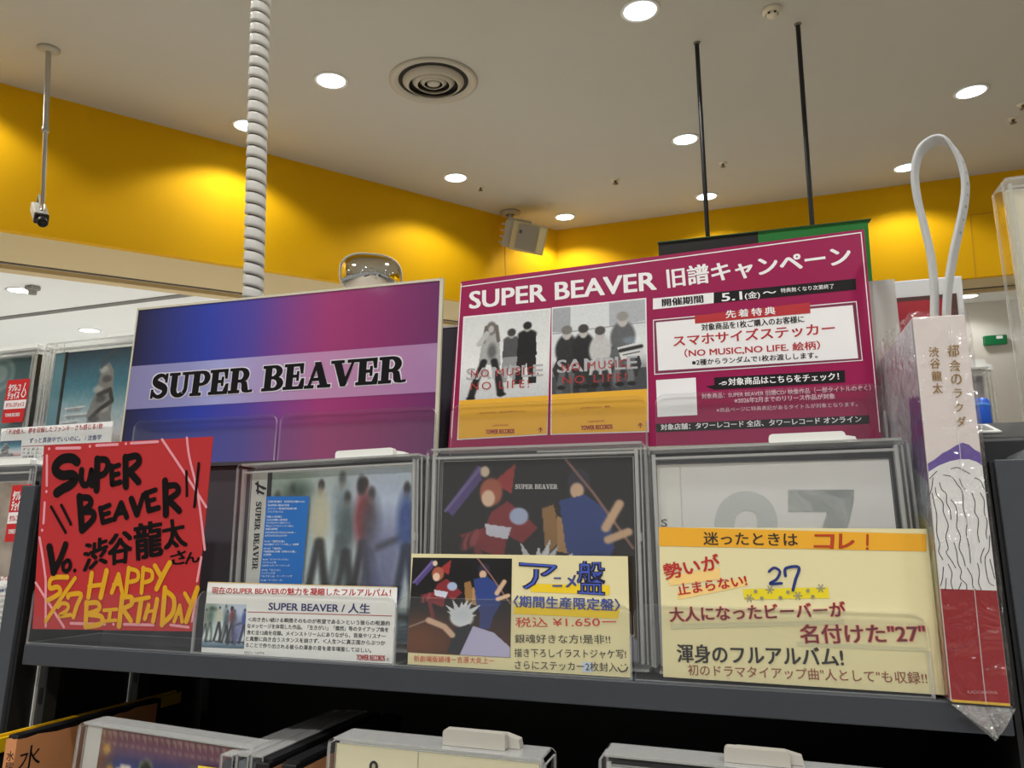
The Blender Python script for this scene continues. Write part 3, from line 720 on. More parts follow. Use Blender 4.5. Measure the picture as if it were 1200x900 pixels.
def cv_fighters(n=170, dark=1.0):
    """plain stand-in for the drawn cover: a red and a blue brush figure and a pale spiky shape on black"""
    c = Canvas(n, n, (20, 18, 20)); c.noise(5, 20, 20)
    c.mix(np.clip((c.Y - .42) * 2.2, 0, 1) * .75, (92, 46, 24)); c.ell(.1, .85, .25, .2, (130, 70, 26), .7, .6); c.ell(.45, .42, .5, .12, (20, 18, 20), .7, .6)
    c.poly([(.02, .26), (.2, .02), (.22, .1), (.06, .3)], (86, 70, 130)); c.line([(.02, .27), (.21, .04)], .008, (120, 104, 160))
    # red figure
    c.poly([(.28, .12), (.40, .02), (.38, .18)], (158, 50, 50)); c.ell(.27, .17, .062, .075, (170, 92, 70), .12)
    c.ell(.255, .205, .036, .045, (228, 196, 172), .15); c.poly([(.27, .28), (.36, .22), (.52, .36), (.44, .44), (.36, .40), (.34, .52), (.2, .47), (.1, .40), (.24, .36)], (132, 40, 46))
    c.poly([(.24, .34), (.38, .36), (.36, .42), (.25, .40)], (206, 208, 224)); c.ell(.42, .30, .05, .045, (168, 182, 214), .12)
    for k in range(4): c.ell(.13 + .018 * k, .44 - .008 * k, .02, .05, (150, 66, 70) if k % 2 else (84, 32, 40), .2, rot=20)
    c.line([(.2, .47), (.24, .62), (.2, .68)], .02, (120, 44, 50)); c.ell(.235, .06, .025, .03, (220, 200, 176), .2)
    # tawny sash and blue figure
    c.poly([(.54, .26), (.6, .24), (.64, .42), (.56, .5)], (150, 112, 66)); c.poly([(.62, .3), (.7, .34), (.72, .5), (.62, .48)], (176, 136, 88))
    c.ell(.73, .12, .058, .065, (44, 40, 62), .12); c.ell(.72, .17, .035, .042, (214, 180, 150), .15)
    c.poly([(.63, .22), (.76, .19), (.88, .28), (.9, .46), (.84, .58), (.72, .62), (.66, .46)], (44, 66, 132)); c.poly([(.7, .5), (.86, .48), (.8, .72), (.7, .74)], (52, 62, 118))
    c.line([(.66, .0), (.80, .18), (.99, .46)], .007, (140, 104, 96)); c.line([(.86, .36), (.93, .24)], .022, (214, 178, 146)); c.line([(.87, .42), (.97, .38)], .02, (214, 178, 146))
    # pale spiky brush shape and lilac cloth
    for k in range(13):
        a = (200 + 140 * k / 12 + 8 * math.sin(k * 2.7)) * D; L_ = .17 + .05 * math.sin(k * 1.9); dx, dy = math.cos(a), math.sin(a); bx, by = .52 + .05 * dx, .62 + .05 * dy
        c.poly([(bx - .035 * dy, by + .035 * dx), (.52 + L_ * dx + .02, .62 + L_ * dy), (bx + .035 * dy, by - .035 * dx)], (216, 220, 224) if k % 2 else (200, 205, 212))
    c.ell(.525, .62, .115, .095, (216, 220, 224), .12); c.ell(.53, .6, .09, .08, (196, 202, 210), .5, .7)
    c.poly([(.40, .98), (.46, .74), (.60, .68), (.70, .76), (.62, 1.0)], (36, 36, 44)); c.poly([(.64, .70), (.84, .76), (1.0, .9), (1.0, 1.0), (.52, 1.0)], (182, 178, 208))
    c.line([(.0, .74), (.18, .66)], .008, (150, 122, 110)); c.line([(.2, .66), (.36, .72), (.44, .8)], .03, (206, 172, 146))
    return c
def cv_tower(n=110):
    c = Canvas(n, n); c.vgrad([(0, (36, 74, 96)), (.3, (66, 130, 150)), (.55, (176, 200, 206)), (.75, (220, 214, 218)), (.9, (222, 176, 176)), (1, (150, 130, 130))])
    c.X = c.X + .30
    for x, y, w in ((.46, .5, .22), (.5, .56, .3), (.42, .62, .2), (.40, .68, .16)): c.poly([(x - w / 2, y), (x + w / 2, y - .01), (x + w / 2 - .05, y + .028), (x - w / 2 + .03, y + .03)], (150, 156, 160)); c.line([(x - w / 2, y), (x + w / 2, y - .01)], .006, (226, 230, 230))
    c.poly([(.62, .95), (.60, .55), (.66, .4), (.70, .18), (.78, .12), (.84, .2), (.86, .45), (.88, .95)], (138, 138, 136))
    for k in range(9): c.ell(.73 + .05 * math.sin(k * 2.1), .18 + k * .085, .05, .03, (70, 68, 68) if k % 2 else (200, 198, 194), .4, .8)
    c.line([(.64, .6), (.74, .52), (.86, .46), (.82, .36), (.7, .4)], .02, (60, 58, 58)); c.line([(.70, .16), (.76, .06), (.84, .02)], .012, (84, 84, 84))
    for k in range(16): x = .36 + k * .042; y = .9 - .1 * abs(math.sin(k * 1.9)); c.ell(x, y + .06, .05, .1, (104, 102, 100) if k % 2 else (170, 168, 164), .4, .9)
    c.line([(.38, .95), (.36, .72)], .018, (90, 92, 92)); c.X = c.X - .30; c.noise(10, 2, 2); return c
G_CD = 'CDs in the front row'
M_TRAYD = mat('tray_dark', (34, 35, 38), .3); M_TRAYW = mat('tray_pale', (198, 198, 196), .3)

# CD 1: walking figures, blue sticker
C1 = jewel('compact_disc', 'CD with a blurred walking crowd and a blue text sticker, left of the front row', leaning(.1735, .0185, .0075, 1.4), .1290, .1168, G_CD, M_TRAYD)
W1, H1 = .1290, .1168
b = MB(); b.box(.0003, .0135, .0002, .0008, .0006, H1 - .0006, 0)
b.poly([(.001, .003), (.0128, .003), (.0128, .018), (.009, .026), (.003, .016)], .0001, 1)
slab_text(b, 0, 'SUPER BEAVER', (.0052, H1 - .021), (.0052, H1 - .069), .0046, 2)
text_local(b, 0, '人', (.0052, H1 - .078), (.0052, H1 - .083), .0055, 2); text_local(b, 0, '生', (.0052, H1 - .0845), (.0052, H1 - .0895), .0055, 2)
for q in ([(.004, -.008), (.011, -.012)], [(.005, -.013), (.011, -.0155)], [(.0055, -.007), (.0062, -.015)], [(.009, -.0105), (.0125, -.012)]):
    ribbon(b, [(x, H1 + z) for x, z in q], .0016, 0, 2)
b.build('spine_strip', [mat('spine_white', (208, 210, 206), .4), mat('spine_grey', (150, 156, 152), .5), M_INK], C1)
b = MB(); b.box(.0138, .0172, -.0002, .0008, .0004, H1 - .0004); b.build('hinge_strip', M_BLACK, C1)
picture(cv_walkers(), [(.0172, H1 - .001), (W1 - .001, H1 - .001), (W1 - .001, .001), (.0172, .001)], .0004, C1.sheet, 'cover_picture')
b = MB(); cr = (270, 520, 5.0)
yS = -.0016
patch(b, C1, yS, [(215, 308), (462, 308), (418, 826), (168, 822)], 0, cr)
for i, (s_, x0, x1, y_) in enumerate([('【通常盤】初回仕様/CD', 222, 435, 345), ('SUPER BEAVER', 220, 345, 366), ('メジャー再契約後第4弾', 218, 388, 386), ('フルアルバム', 216, 310, 404), ('［購入特典］', 213, 300, 434), ('ALBUM購入者限定', 212, 335, 452),
        ('デジタルサイン会チケット', 210, 350, 470), ('申込シリアルナンバー封入', 208, 368, 488), ('抽選応募期間', 206, 275, 506), ('2024年6月7日(水)18:00 ~', 204, 385, 526), ('6月25日(火)23:59', 203, 330, 544), ('M-02「燦然主張」', 200, 318, 578), ('NHK連続ドラマ「トキ兆し」主題歌', 198, 400, 596), ('M-03「燦然」', 196, 300, 620),
        ('「時間情熱 終幕 -決戦の火蓋-」', 194, 385, 638), ('主題歌', 192, 240, 656), ('M-04「グライマックス」', 190, 338, 684), ('フジテレビ系', 188, 268, 702), ('2024サッカーテーマソング', 186, 348, 720), ('M-05「主人公」', 184, 292, 746), ('フジテレビ系', 182, 262, 764), ('「めざまし8」テーマソング', 180, 362, 782), ('M-08「アプローズ」', 178, 305, 806)]):
    text(b, C1, yS - .0001, s_, (x0, y_), (x1, y_), 12, 1, .012, crop=cr)
b.build('blue_sticker', [mat('sticker_blue', (0, 108, 196), .4), mat('sticker_white', (225, 236, 245), .5)], C1, label='bright blue text sticker')

# CD 2: black cover
C2 = jewel('compact_disc', 'CD with a black cover of red and blue figures, middle of the front row', leaning(.3208, .0185, .0065, 0), .1292, .1230, G_CD, M_TRAYD)
picture(cv_fighters(), [(.0008, .1222), (.1284, .1222), (.1284, .0008), (.0008, .0008)], .0004, C2.sheet, 'cover_picture')
b = MB(); p0 = C2.px(603.5, 573, -.0001); p1 = C2.px(653.5, 573, -.0001)
slab_text(b, -.0001, 'SUPER BEAVER', p0, p1, .0030, 0); b.build('cover_lettering', mat('print_silver', (206, 206, 206), .5), C2.sheet)

# CD 3: pale cover with numerals
C3 = jewel('compact_disc', 'CD with a pale grey cover and big grey numerals, right of the front row', leaning(.4640, .0185, .0065, .2), .1305, .1170, G_CD, M_TRAYW)
b = MB(); b.box(.0003, .0140, .0002, .0008, .0006, .1164)
text(b, C3, .0, 'S', (775, 617), (782, 617), 9, 1, .0)
b.build('spine_strip', [mat('spine_bright', (232, 232, 230), .4), M_INK], C3)
b = MB(); b.box(.0146, .1300, .0002, .0008, .0006, .1164)
cn = (740, 500, 3.3333)
pn = [C3.px(740 + x / 3.3333, 500 + y / 3.3333, 0) for x, y in ((364, 440), (364, 372), (378, 325), (410, 298), (448, 289), (488, 298), (518, 325), (531, 372), (520, 430), (480, 500), (400, 590), (360, 640), (560, 640))]
ribbon(b, smooth_path(pn[:12], 4) + [np.array(pn[12])], .0110, .0, 1, cap=False)
patch(b, C3, .0, [(612, 245), (870, 245), (868, 300), (835, 430), (800, 660), (700, 660), (722, 480), (764, 332), (612, 332)], 1, cn)
b.build('cover_print', [mat('cover_pale', (232, 232, 233), .45, noise=.05, nscale=18), mat('cover_numeral', (196, 201, 201), .45)], C3.sheet)

# ------------------------------------------------------------------ cards in the trays
def card(name, label, cat, M, w, h, m, th=.0006, group=None, rim=None):
    t = Thing(name, label, cat, M, group)
    b = MB(); b.box(0, w, 0, th, 0, h, 0, rim=1 if rim else None); t.sheet = b.build('sheet', [m, rim] if rim else m, t)
    return t
# red handwritten card, standing more upright than the shelf
def red_frame():
    a, z0 = lp_(38, 737, .0032); c, z1 = lp_(228, 739, .0032)
    return a, z0, c, z1
xa, za, xb, zb_ = red_frame()
RC = Thing('handwritten_card', 'red card with black and yellow marker lettering, at the left end of the shelf', 'card', F @ Matrix.Translation((xa, .0032, za)) @ Matrix.Rotation(-math.atan2(zb_ - za, xb - xa), 4, 'Y') @ Matrix.Rotation(7.2 * D, 4, 'X'))
yr = 0.0
qs_ = [RC.px(*p, yr) for p in ((51.5, 522.5), (249.5, 511.5), (228, 740), (38, 737))]
b = MB(); b.prism(qs_, 0, .0006); RC.sheet = b.build('sheet', mat('red_card', (190, 40, 44), .55, noise=.02, nscale=150), RC)
c4, c5 = (30, 500, 5.0), (30, 640, 5.0)
bp, bk, by = MB(), MB(), MB()
for pts in [[(180, 127), (320, 124)], [(415, 110), (540, 104)], [(618, 97), (775, 88)], [(125, 170), (124, 345)], [(112, 445), (105, 565)], [(800, 75), (930, 270), (1058, 470)], [(945, 65), (960, 180), (1010, 400), (1050, 720)], [(82, 650), (100, 760), (118, 895)]]: stroke(bp, RC, -.0002, pts, 13, 0, c4)
for pts in [[(138, 129)], [(377, 115)], [(588, 100)], [(122, 380)], [(97, 607)]]: stroke(bp, RC, -.0002, pts, 14, 0, c4)
for pts in [[(118, 180), (118, 470)], [(60, 215), (225, 475)], [(1030, 65), (1005, 205)], [(1000, 300), (975, 440)], [(265, 452), (465, 458)], [(578, 458), (750, 462)], [(850, 462), (955, 475)]]: stroke(bp, RC, -.0002, pts, 13, 0, c5)
for pts in [[(515, 458)], [(800, 460)]]: stroke(bp, RC, -.0002, pts, 14, 0, c5)
bp.build('pink_pen_lines', mat('pink_pen', (236, 160, 172), .5), RC.sheet)
K = [([(300, 205), (270, 185), (215, 190), (178, 225), (178, 262), (215, 285), (268, 282), (290, 303), (262, 340), (215, 365), (182, 388)], 38),
     ([(328, 255), (325, 300), (338, 340), (368, 330), (385, 262)], 26), ([(385, 255), (388, 345)], 24),
     ([(420, 190), (415, 370)], 30), ([(420, 192), (470, 195), (482, 230), (460, 275), (420, 290)], 26),
     ([(502, 232), (507, 335)], 24), ([(502, 240), (548, 225)], 20), ([(505, 286), (545, 276)], 20), ([(507, 338), (556, 325)], 22),
     ([(585, 180), (587, 350)], 30), ([(585, 185), (650, 172), (662, 212), (605, 265)], 28), ([(605, 262), (632, 290), (660, 322)], 30),
     ([(315, 410), (330, 605)], 30), ([(315, 415), (372, 420), (378, 458), (325, 500)], 26), ([(330, 500), (390, 500), (396, 540), (335, 605)], 26),
     ([(437, 478), (452, 560)], 22), ([(437, 482), (492, 460)], 20), ([(446, 518), (490, 505)], 18), ([(452, 562), (505, 545)], 20),
     ([(520, 542), (558, 450)], 22), ([(560, 448), (592, 530)], 24), ([(530, 512), (585, 500)], 18),
     ([(620, 425), (652, 512)], 28), ([(655, 510), (690, 400)], 22),
     ([(705, 390), (722, 490)], 24), ([(705, 390), (762, 370)], 20), ([(712, 438), (756, 425)], 18), ([(722, 492), (780, 475)], 22),
     ([(818, 318), (822, 515)], 30), ([(818, 350), (880, 345), (892, 385), (832, 430)], 26), ([(835, 430), (868, 460), (900, 492)], 28),
     ([(150, 470), (235, 620)], 12), ([(210, 460), (265, 570)], 13), ([(942, 262), (945, 405)], 12), ([(1015, 215), (1002, 345), (990, 468)], 13),
     ([(140, 705), (165, 852)], 30), ([(165, 850), (205, 770), (235, 690)], 26),
     ([(243, 784), (220, 806), (222, 838), (243, 846), (262, 818), (256, 788), (243, 784)], 17), ([(288, 843)], 16)]
for pts, w in K: stroke(bk, RC, -.0003, pts, w * 1.2, 0, c4)
for ch, q in [('渋', [(345, 690), (480, 635), (475, 800), (335, 855)]), ('谷', [(480, 640), (632, 600), (610, 795), (490, 812)]), ('龍', [(635, 575), (795, 545), (800, 750), (645, 785)]), ('太', [(795, 560), (920, 530), (945, 700), (815, 720)]),
              ('さ', [(845, 745), (935, 715), (940, 800), (860, 812)]), ('ん', [(930, 745), (1010, 725), (1022, 790), (935, 806)])]:
    glyph_box(bk, RC, -.0003, ch, q, 0, .05 if ch not in 'さん' else .06, c4)
bk.build('black_marker_lettering', mat('marker_black', (16, 12, 13), .6, spec=.15), RC.sheet)
Y = [([(245, 182), (155, 188), (142, 245), (190, 240), (200, 275), (130, 318)], 20), ([(290, 188), (205, 310), (118, 440)], 18),
     ([(190, 358), (215, 335), (250, 345), (240, 378), (195, 410), (265, 402)], 16), ([(250, 300), (255, 285), (325, 282), (300, 350), (280, 415)], 20),
     ([(388, 160), (368, 300)], 22), ([(475, 145), (440, 300)], 24), ([(372, 235), (455, 225)], 18),
     ([(505, 272), (545, 165)], 20), ([(545, 165), (565, 265)], 20), ([(515, 225), (560, 220)], 15), ([(605, 128), (588, 275)], 20), ([(605, 132), (655, 148), (655, 195), (600, 212)], 18),
     ([(690, 128), (680, 272)], 20), ([(690, 135), (738, 148), (738, 195), (688, 215)], 18), ([(758, 115), (792, 175)], 22), ([(845, 98), (805, 170), (768, 250)], 24),
     ([(358, 330), (352, 470)], 22), ([(355, 335), (420, 332), (430, 370), (362, 398)], 20), ([(362, 398), (442, 412), (440, 455), (352, 472)], 22), ([(458, 376), (535, 370)], 15), ([(498, 376), (490, 430)], 18), ([(465, 440), (530, 434)], 15),
     ([(568, 288), (548, 468)], 24), ([(565, 300), (620, 300), (622, 340), (565, 368)], 20), ([(570, 368), (592, 400), (618, 438)], 22), ([(620, 320), (725, 300)], 18), ([(678, 315), (660, 440)], 24), ([(722, 345), (700, 425)], 20), ([(772, 312), (748, 440)], 22), ([(706, 386), (762, 376)], 14),
     ([(818, 245), (800, 460)], 24), ([(815, 258), (868, 305), (862, 392), (802, 455)], 22), ([(872, 442), (905, 348)], 18), ([(905, 348), (918, 442)], 18), ([(882, 402), (915, 396)], 13), ([(935, 278), (968, 340)], 20), ([(1008, 245), (978, 330), (942, 440)], 24)]
for pts, w in Y: stroke(by, RC, -.0004, pts, w * 1.12, 0, c5)
by.build('yellow_marker_lettering', mat('marker_yellow', (226, 168, 16), .5), RC.sheet)

# white review card
RV = card('review_card', 'white printed review card with a small crowd picture and a navy title', 'card', leaning(.1535, .0032, .0008), .1452, .0460, M_PAPER)
c6 = (225, 670, 4.8); y1 = -.00015
b = MB()
text(b, RV, y1, '現在のSUPER BEAVERの魅力を凝縮したフルアルバム！', (110, 124), (1118, 139), 38, 0, .03, crop=c6)
text(b, RV, y1, 'SUPER BEAVER / 人生', (430, 219), (1000, 236), 52, 1, .035, crop=c6)
patch(b, RV, y1, [(313, 224), (1126, 247), (1125, 251), (313, 228)], 0, c6)
for s_, p0, p1 in [('＜向き合い続ける瞬間そのものが希望である＞という彼らの根源的', (315, 280), (1112, 304)), ('なメッセージを体現した作品。「生きがい」「燦然」等のタイアップ曲を', (310, 316), (1105, 340)), ('含む全12曲を収録。メインストリームにありながら、音楽やリスナー', (308, 353), (1090, 377)),
                   ('と真摯に向き合うスタンスを崩さず、＜人生＞に真正面からぶつか', (303, 389), (1086, 415)), ('ることで作り出される彼らの渾身の音を是非堪能してほしい。', (300, 424), (1008, 456))]:
    text(b, RV, y1, s_, p0, p1, 25, 2, .022, crop=c6)
text(b, RV, y1, 'SRCL 12774', (293, 461), (405, 465), 14, 3, .0, crop=c6)
text(b, RV, y1, 'TOWER RECORDS', (925, 496), (1085, 502), 32, 0, .035, crop=c6)
text(b, RV, y1, '±', (1092, 501), (1110, 502), 22, 3, .0, crop=c6)
patch(b, RV, y1, [(90, 56), (1152, 86), (1152, 90), (90, 61)], 4, c6)
b.build('printed_lettering', [mat('print_red', (172, 20, 30), .5), mat('print_navy', (36, 40, 110), .5), M_INK, mat('print_grey', (120, 120, 120), .5), mat('print_gold', (214, 184, 120), .5)], RV.sheet)
picture(cv_walkers(90), [RV.px(225 + x / 4.8, 670 + y / 4.8, y1) for x, y in ((75, 178), (307, 185), (292, 433), (53, 424))], y1, RV.sheet)

# yellow card with picture
AN = card('price_card', 'pale yellow handwritten price card with a dark square picture on its left', 'card', leaning(.3080, .0032, .0010), .1388, .0672, M_CREAM)
c7 = (470, 640, 4.138)
picture(cv_fighters(150), [AN.px(470 + x / 4.138, 640 + y / 4.138, y1) for x, y in ((57, 55), (538, 60), (530, 542), (28, 515))], y1, AN.sheet)
b = MB()
HY = mat('highlighter_yellow', (240, 205, 30), .6); BLUE = mat('pen_blue', (44, 58, 140), .5); RED = mat('pen_red', (206, 58, 46), .5); GREY = mat('pen_grey', (74, 70, 60), .5)
patch(b, AN, y1, [(628, 182), (1012, 190), (1010, 236), (628, 222)], 0, c7); patch(b, AN, y1, [(548, 290), (1060, 302), (1052, 352), (545, 328)], 0, c7)
y2 = -.0003; y3 = -.00045
for off, mi, dy in ((.05, 1, 0), (-.012, 2, 0)):
    yy = y2 if mi == 1 else y3
    glyph_box(b, AN, yy, 'ア', [(575, 80), (755, 92), (752, 212), (580, 205)], mi, off, c7); glyph_box(b, AN, yy, 'ニ', [(738, 152), (778, 152), (780, 196), (736, 196)], mi, off, c7)
    glyph_box(b, AN, yy, 'メ', [(802, 142), (850, 140), (848, 200), (800, 200)], mi, off, c7); glyph_box(b, AN, yy, '盤', [(855, 75), (985, 72), (985, 236), (858, 228)], mi, off, c7)
text(b, AN, y2, '〈期間生産限定盤〉', (545, 296), (1062, 316), 56, 1, .03, crop=c7); text(b, AN, y3, '〈期間生産限定盤〉', (547, 296), (1060, 316), 54, 2, -.004, crop=c7)
text(b, AN, y2, '税込 ¥1.650ー', (555, 394), (1045, 392), 48, 3, .006, crop=c7)
text(b, AN, y2, '銀魂好きな方!是非!!', (552, 470), (1015, 474), 42, 4, .01, crop=c7)
text(b, AN, y2, '描き下ろしイラストジャケ写!', (550, 538), (1092, 546), 42, 4, .01, crop=c7)
patch(b, AN, y1, [(876, 562), (930, 564), (932, 612), (878, 610)], 5, c7)
text(b, AN, y2, 'さらにステッカー2枚封入', (552, 596), (1050, 610), 42, 4, .01, crop=c7)
for pts in ([(1068, 578)], [(1088, 575)], [(1052, 590), (1068, 608), (1090, 602), (1098, 588)]): stroke(b, AN, y2, pts, 7, 4, c7)
text(b, AN, y2, '新劇場版銀魂ー吉原大炎上ー', (62, 560), (452, 572), 30, 3, .0, crop=c7)
b.build('handwritten_lettering', [HY, mat('pen_navy', (24, 28, 60), .5), mat('pen_bright_blue', (70, 92, 190), .5), RED, GREY, mat('correction_blue', (200, 214, 232), .6)], AN.sheet)

# big yellow card with the orange header
NC = card('recommendation_card', 'large pale yellow handwritten card with an orange header band', 'card', leaning(.4650, .0032, .0025, -.3), .1402, .0825, M_CREAM)
c8 = (760, 610, 3.4286)
b = MB()
patch(b, NC, y1, [(42, 26), (1114, 54), (1117, 124), (42, 102)], 0, c8)
text(b, NC, y2, '迷ったときは', (222, 98), (600, 104), 52, 1, .02, crop=c8); 
for mi, off, yy in ((2, .05, y2), (3, .012, y3)):
    glyph_box(b, NC, yy, 'コ', [(668, 56), (745, 56), (742, 112), (666, 111)], mi, off, c8); glyph_box(b, NC, yy, 'レ', [(768, 54), (822, 56), (828, 112), (766, 112)], mi, off, c8)
    stroke(b, NC, yy, [(880, 58), (879, 98)], 9 if mi == 2 else 6, mi, c8); stroke(b, NC, yy, [(879, 113)], 11 if mi == 2 else 8, mi, c8)
b.build('header_band', [mat('header_orange', (236, 172, 40), .5), mat('header_ink', (56, 44, 30), .5), mat('header_brown', (120, 30, 10), .5), mat('header_red', (196, 60, 24), .5)], NC.sheet, label='orange header band')
b = MB()
patch(b, NC, y1, [(80, 222), (285, 190), (290, 235), (85, 262)], 0, c8); patch(b, NC, y1, [(115, 290), (395, 228), (398, 262), (118, 318)], 0, c8)
text(b, NC, y2, '勢いが', (70, 238), (292, 196), 62, 1, .035, crop=c8); text(b, NC, y2, '止まらない!', (122, 302), (398, 262), 46, 1, .035, crop=c8)
patch(b, NC, y1, [(378, 276), (722, 268), (726, 312), (385, 318)], 2, c8)
for (x, y, s_) in ((405, 312, 16), (488, 278, 16), (600, 302, 16), (692, 272, 16), (430, 285, 6), (560, 288, 6), (640, 282, 6), (660, 306, 6), (530, 310, 6), (455, 312, 6)):
    for k in range(3):
        a = k * 60 * D; stroke(b, NC, y2, [(x - s_ * math.cos(a), y - s_ * math.sin(a)), (x + s_ * math.cos(a), y + s_ * math.sin(a))], 5, 3, c8)
stroke(b, NC, y2, [(484, 205), (505, 190), (528, 205), (515, 235), (487, 254), (535, 252)], 11, 4, c8); stroke(b, NC, y2, [(550, 222), (552, 192), (604, 188), (590, 240), (580, 280)], 12, 4, c8)
for s_, p0, p1, h in [('大人になったビーバーが', (88, 408), (795, 388), 58), ('名付けた"27"', (615, 494), (1118, 492), 74)]:
    text(b, NC, y2, s_, p0, p1, h, 5, .05, crop=c8); text(b, NC, y3, s_, p0, p1, h, 6, .006, crop=c8)
patch(b, NC, y1, [(88, 416), (785, 400), (785, 418), (88, 436)], 7, c8); patch(b, NC, y1, [(595, 486), (1112, 512), (1112, 528), (595, 504)], 7, c8)
text(b, NC, y2, '渾身のフルアルバム!', (118, 570), (785, 588), 72, 8, .03, crop=c8)
text(b, NC, y2, '初のドラマタイアップ曲"人として"も収録!!', (160, 622), (1122, 658), 44, 9, .008, crop=c8)
b.build('handwritten_lettering', [mat('highlighter_peach', (246, 208, 130), .6), mat('pen_scarlet', (186, 40, 40), .5), mat('tape_yellow', (232, 212, 30), .6), mat('star_grey', (150, 146, 120), .6), mat('pen_royal', (30, 50, 120), .5), mat('pen_pink', (226, 92, 92), .5), mat('pen_maroon', (96, 34, 40), .5), mat('highlighter_grey', (206, 200, 160), .6), mat('pen_black_soft', (40, 38, 34), .5), mat('pen_brown', (140, 76, 52), .5)], NC.sheet)

# ------------------------------------------------------------------ boards on the upper step
def gradient_mat(name, stops, w, rough=.28, coat=.5):
    m = bpy.data.materials.new(name); m.use_nodes = True; nt = m.node_tree; bs = nt.nodes['Principled BSDF']
    tc = nt.nodes.new('ShaderNodeTexCoord'); sx = nt.nodes.new('ShaderNodeSeparateXYZ'); mu = nt.nodes.new('ShaderNodeMath'); mu.operation = 'DIVIDE'; mu.inputs[1].default_value = w
    rp = nt.nodes.new('ShaderNodeValToRGB')
    nt.links.new(tc.outputs['Object'], sx.inputs[0]); nt.links.new(sx.outputs['X'], mu.inputs[0]); nt.links.new(mu.outputs[0], rp.inputs[0])
    e = rp.color_ramp.elements
    while len(e) < len(stops): e.new(.5)
    for i, (p, c) in enumerate(stops): e[i].position = p; e[i].color = (*srgb(*c), 1)
    nt.links.new(rp.outputs[0], bs.inputs['Base Color']); bs.inputs['Roughness'].default_value = rough; bs.inputs['Coat Weight'].default_value = coat; bs.inputs['Coat Roughness'].default_value = .08
    return m
M_EDGE = mat('sleeve_edge', (206, 200, 178), .4)
PWd, PH = .3075, .1470
PB_ = Thing('artist_board', 'glossy blue-to-purple gradient board with a pale lettered band', 'sign board', leaning(-.0168, .0800, .1402, -.35))
grad = [(0, (30, 28, 60)), (.10, (38, 46, 112)), (.27, (44, 62, 170)), (.42, (80, 66, 160)), (.55, (132, 60, 134)), (.66, (160, 54, 116)), (.80, (144, 46, 106)), (1, (104, 40, 98))]
b = MB(); b.box(0, PWd, 0, .0016, 0, PH, 0, rim=1); PB_.sheet = b.build('gradient_sheet', [gradient_mat('board_gradient', grad, PWd), M_EDGE], PB_)
b = MB(); q = [PB_.px(*p, -.0003) for p in ((158.5, 363), (515, 328.5))]
for (x0, x1, z0, z1) in ((0, PWd, PH - .0016, PH + .0004), (-.0004, .0012, 0, PH + .0004), (PWd - .0025, PWd + .0004, 0, PH + .0004)): b.box(x0, x1, -.0006, .0020, z0, z1)
b.build('sleeve_rim', M_EDGE, PB_)
pale = [(0, (134, 130, 172)), (.22, (146, 148, 200)), (.32, (164, 168, 220)), (.48, (172, 150, 196)), (.64, (190, 136, 178)), (.8, (182, 130, 172)), (1, (164, 122, 168))]
bq = [PB_.px(140 + x / 3, 400 + y / 3, -.0002) for x, y in ((43, 88), (1112, 6), (1108, 178), (20, 240))]
bq[0] = (.0012, bq[0][1]); bq[3] = (.0012, bq[3][1]); bq[1] = (PWd - .0025, bq[1][1]); bq[2] = (PWd - .0025, bq[2][1])
b = MB(); b.poly(bq, -.0002); b.build('pale_band', gradient_mat('band_gradient', pale, PWd), PB_.sheet)
b = MB(); a0 = np.array(PB_.px(175, 467.0, -.0004)); a1 = np.array(PB_.px(475, 447.6, -.0004)); hh = np.array(PB_.px(175, 439.5, -.0004))[1] - a0[1]
slab_text(b, -.0003, 'SUPER BEAVER', a0, a1, hh, 0, grow=.055, shear=.03)
slab_text(b, -.0005, 'SUPER BEAVER', a0, a1, hh, 1, grow=.014, shear=.03)
b.build('slab_lettering', [mat('letter_pale', (222, 216, 226), .5), mat('letter_black', (14, 12, 14), .6, spec=.15)], PB_.sheet)

# magenta campaign board
MG = Thing('campaign_board', 'magenta printed board with two band photos and white text panels', 'sign board', leaning(.3012, .0800, .1402, 1.55))
M_MAG = mat('board_magenta', (152, 20, 78), .35, coat=.2, spec=.3, noise=.02, nscale=60)
mq = [MG.px(*p, 0) for p in ((540.5, 330), (1012.5, 268.5), (1033, 509), (526, 514))]
zb0 = 0.0
# carry the sheet down into the tray along its own side edges
def down(p, q, z): k = (z - q[1]) / (p[1] - q[1]); return (q[0] + (p[0] - q[0]) * k, z)
sheet = [mq[0], mq[1], down(mq[1], mq[2], -.0050), down(mq[0], mq[3], .0026)]
b = MB(); b.prism(sheet, 0, .0016, 0, rim=1); MG.sheet = b.build('sheet', [M_MAG, mat('board_edge', (196, 150, 168), .4)], MG)
M_WH = mat('print_white', (238, 236, 236), .45); M_PBLK = mat('print_black', (24, 22, 24), .6, spec=.2); M_PRED = mat('print_tag_red', (178, 28, 36), .45); M_PINK = mat('print_pale_pink', (234, 206, 216), .45); M_PGOLD = mat('poster_gold', (230, 172, 40), .45); M_PMAR = mat('print_maroon', (150, 34, 44), .45)
M_SAMP = mat('print_watermark', (176, 176, 178), .5)
cA, cB, cC = (400, 250, 3.0), (750, 260, 4.2857), (750, 400, 4.2857)
z1_, z2_, z3_ = -.00015, -.0003, -.00045
b = MB()
for pts in ([(540, 336), (1009, 272.5)], [(1009, 272.5), (1031, 506)]): stroke(b, MG, z1_, pts, 1.1, 0)
stroke(b, MG, z1_, [(540.6, 333), (529, 513)], .9, 0)
text(b, MG, z1_, 'SUPER BEAVER', (550.5, 361.5), (769, 339), 20.5, 0, .035)
text(b, MG, z1_, '旧譜キャンペーン', (783, 337.5), (998, 310), 22, 0, .035)
b.build('title_lettering', M_WH, MG.sheet)
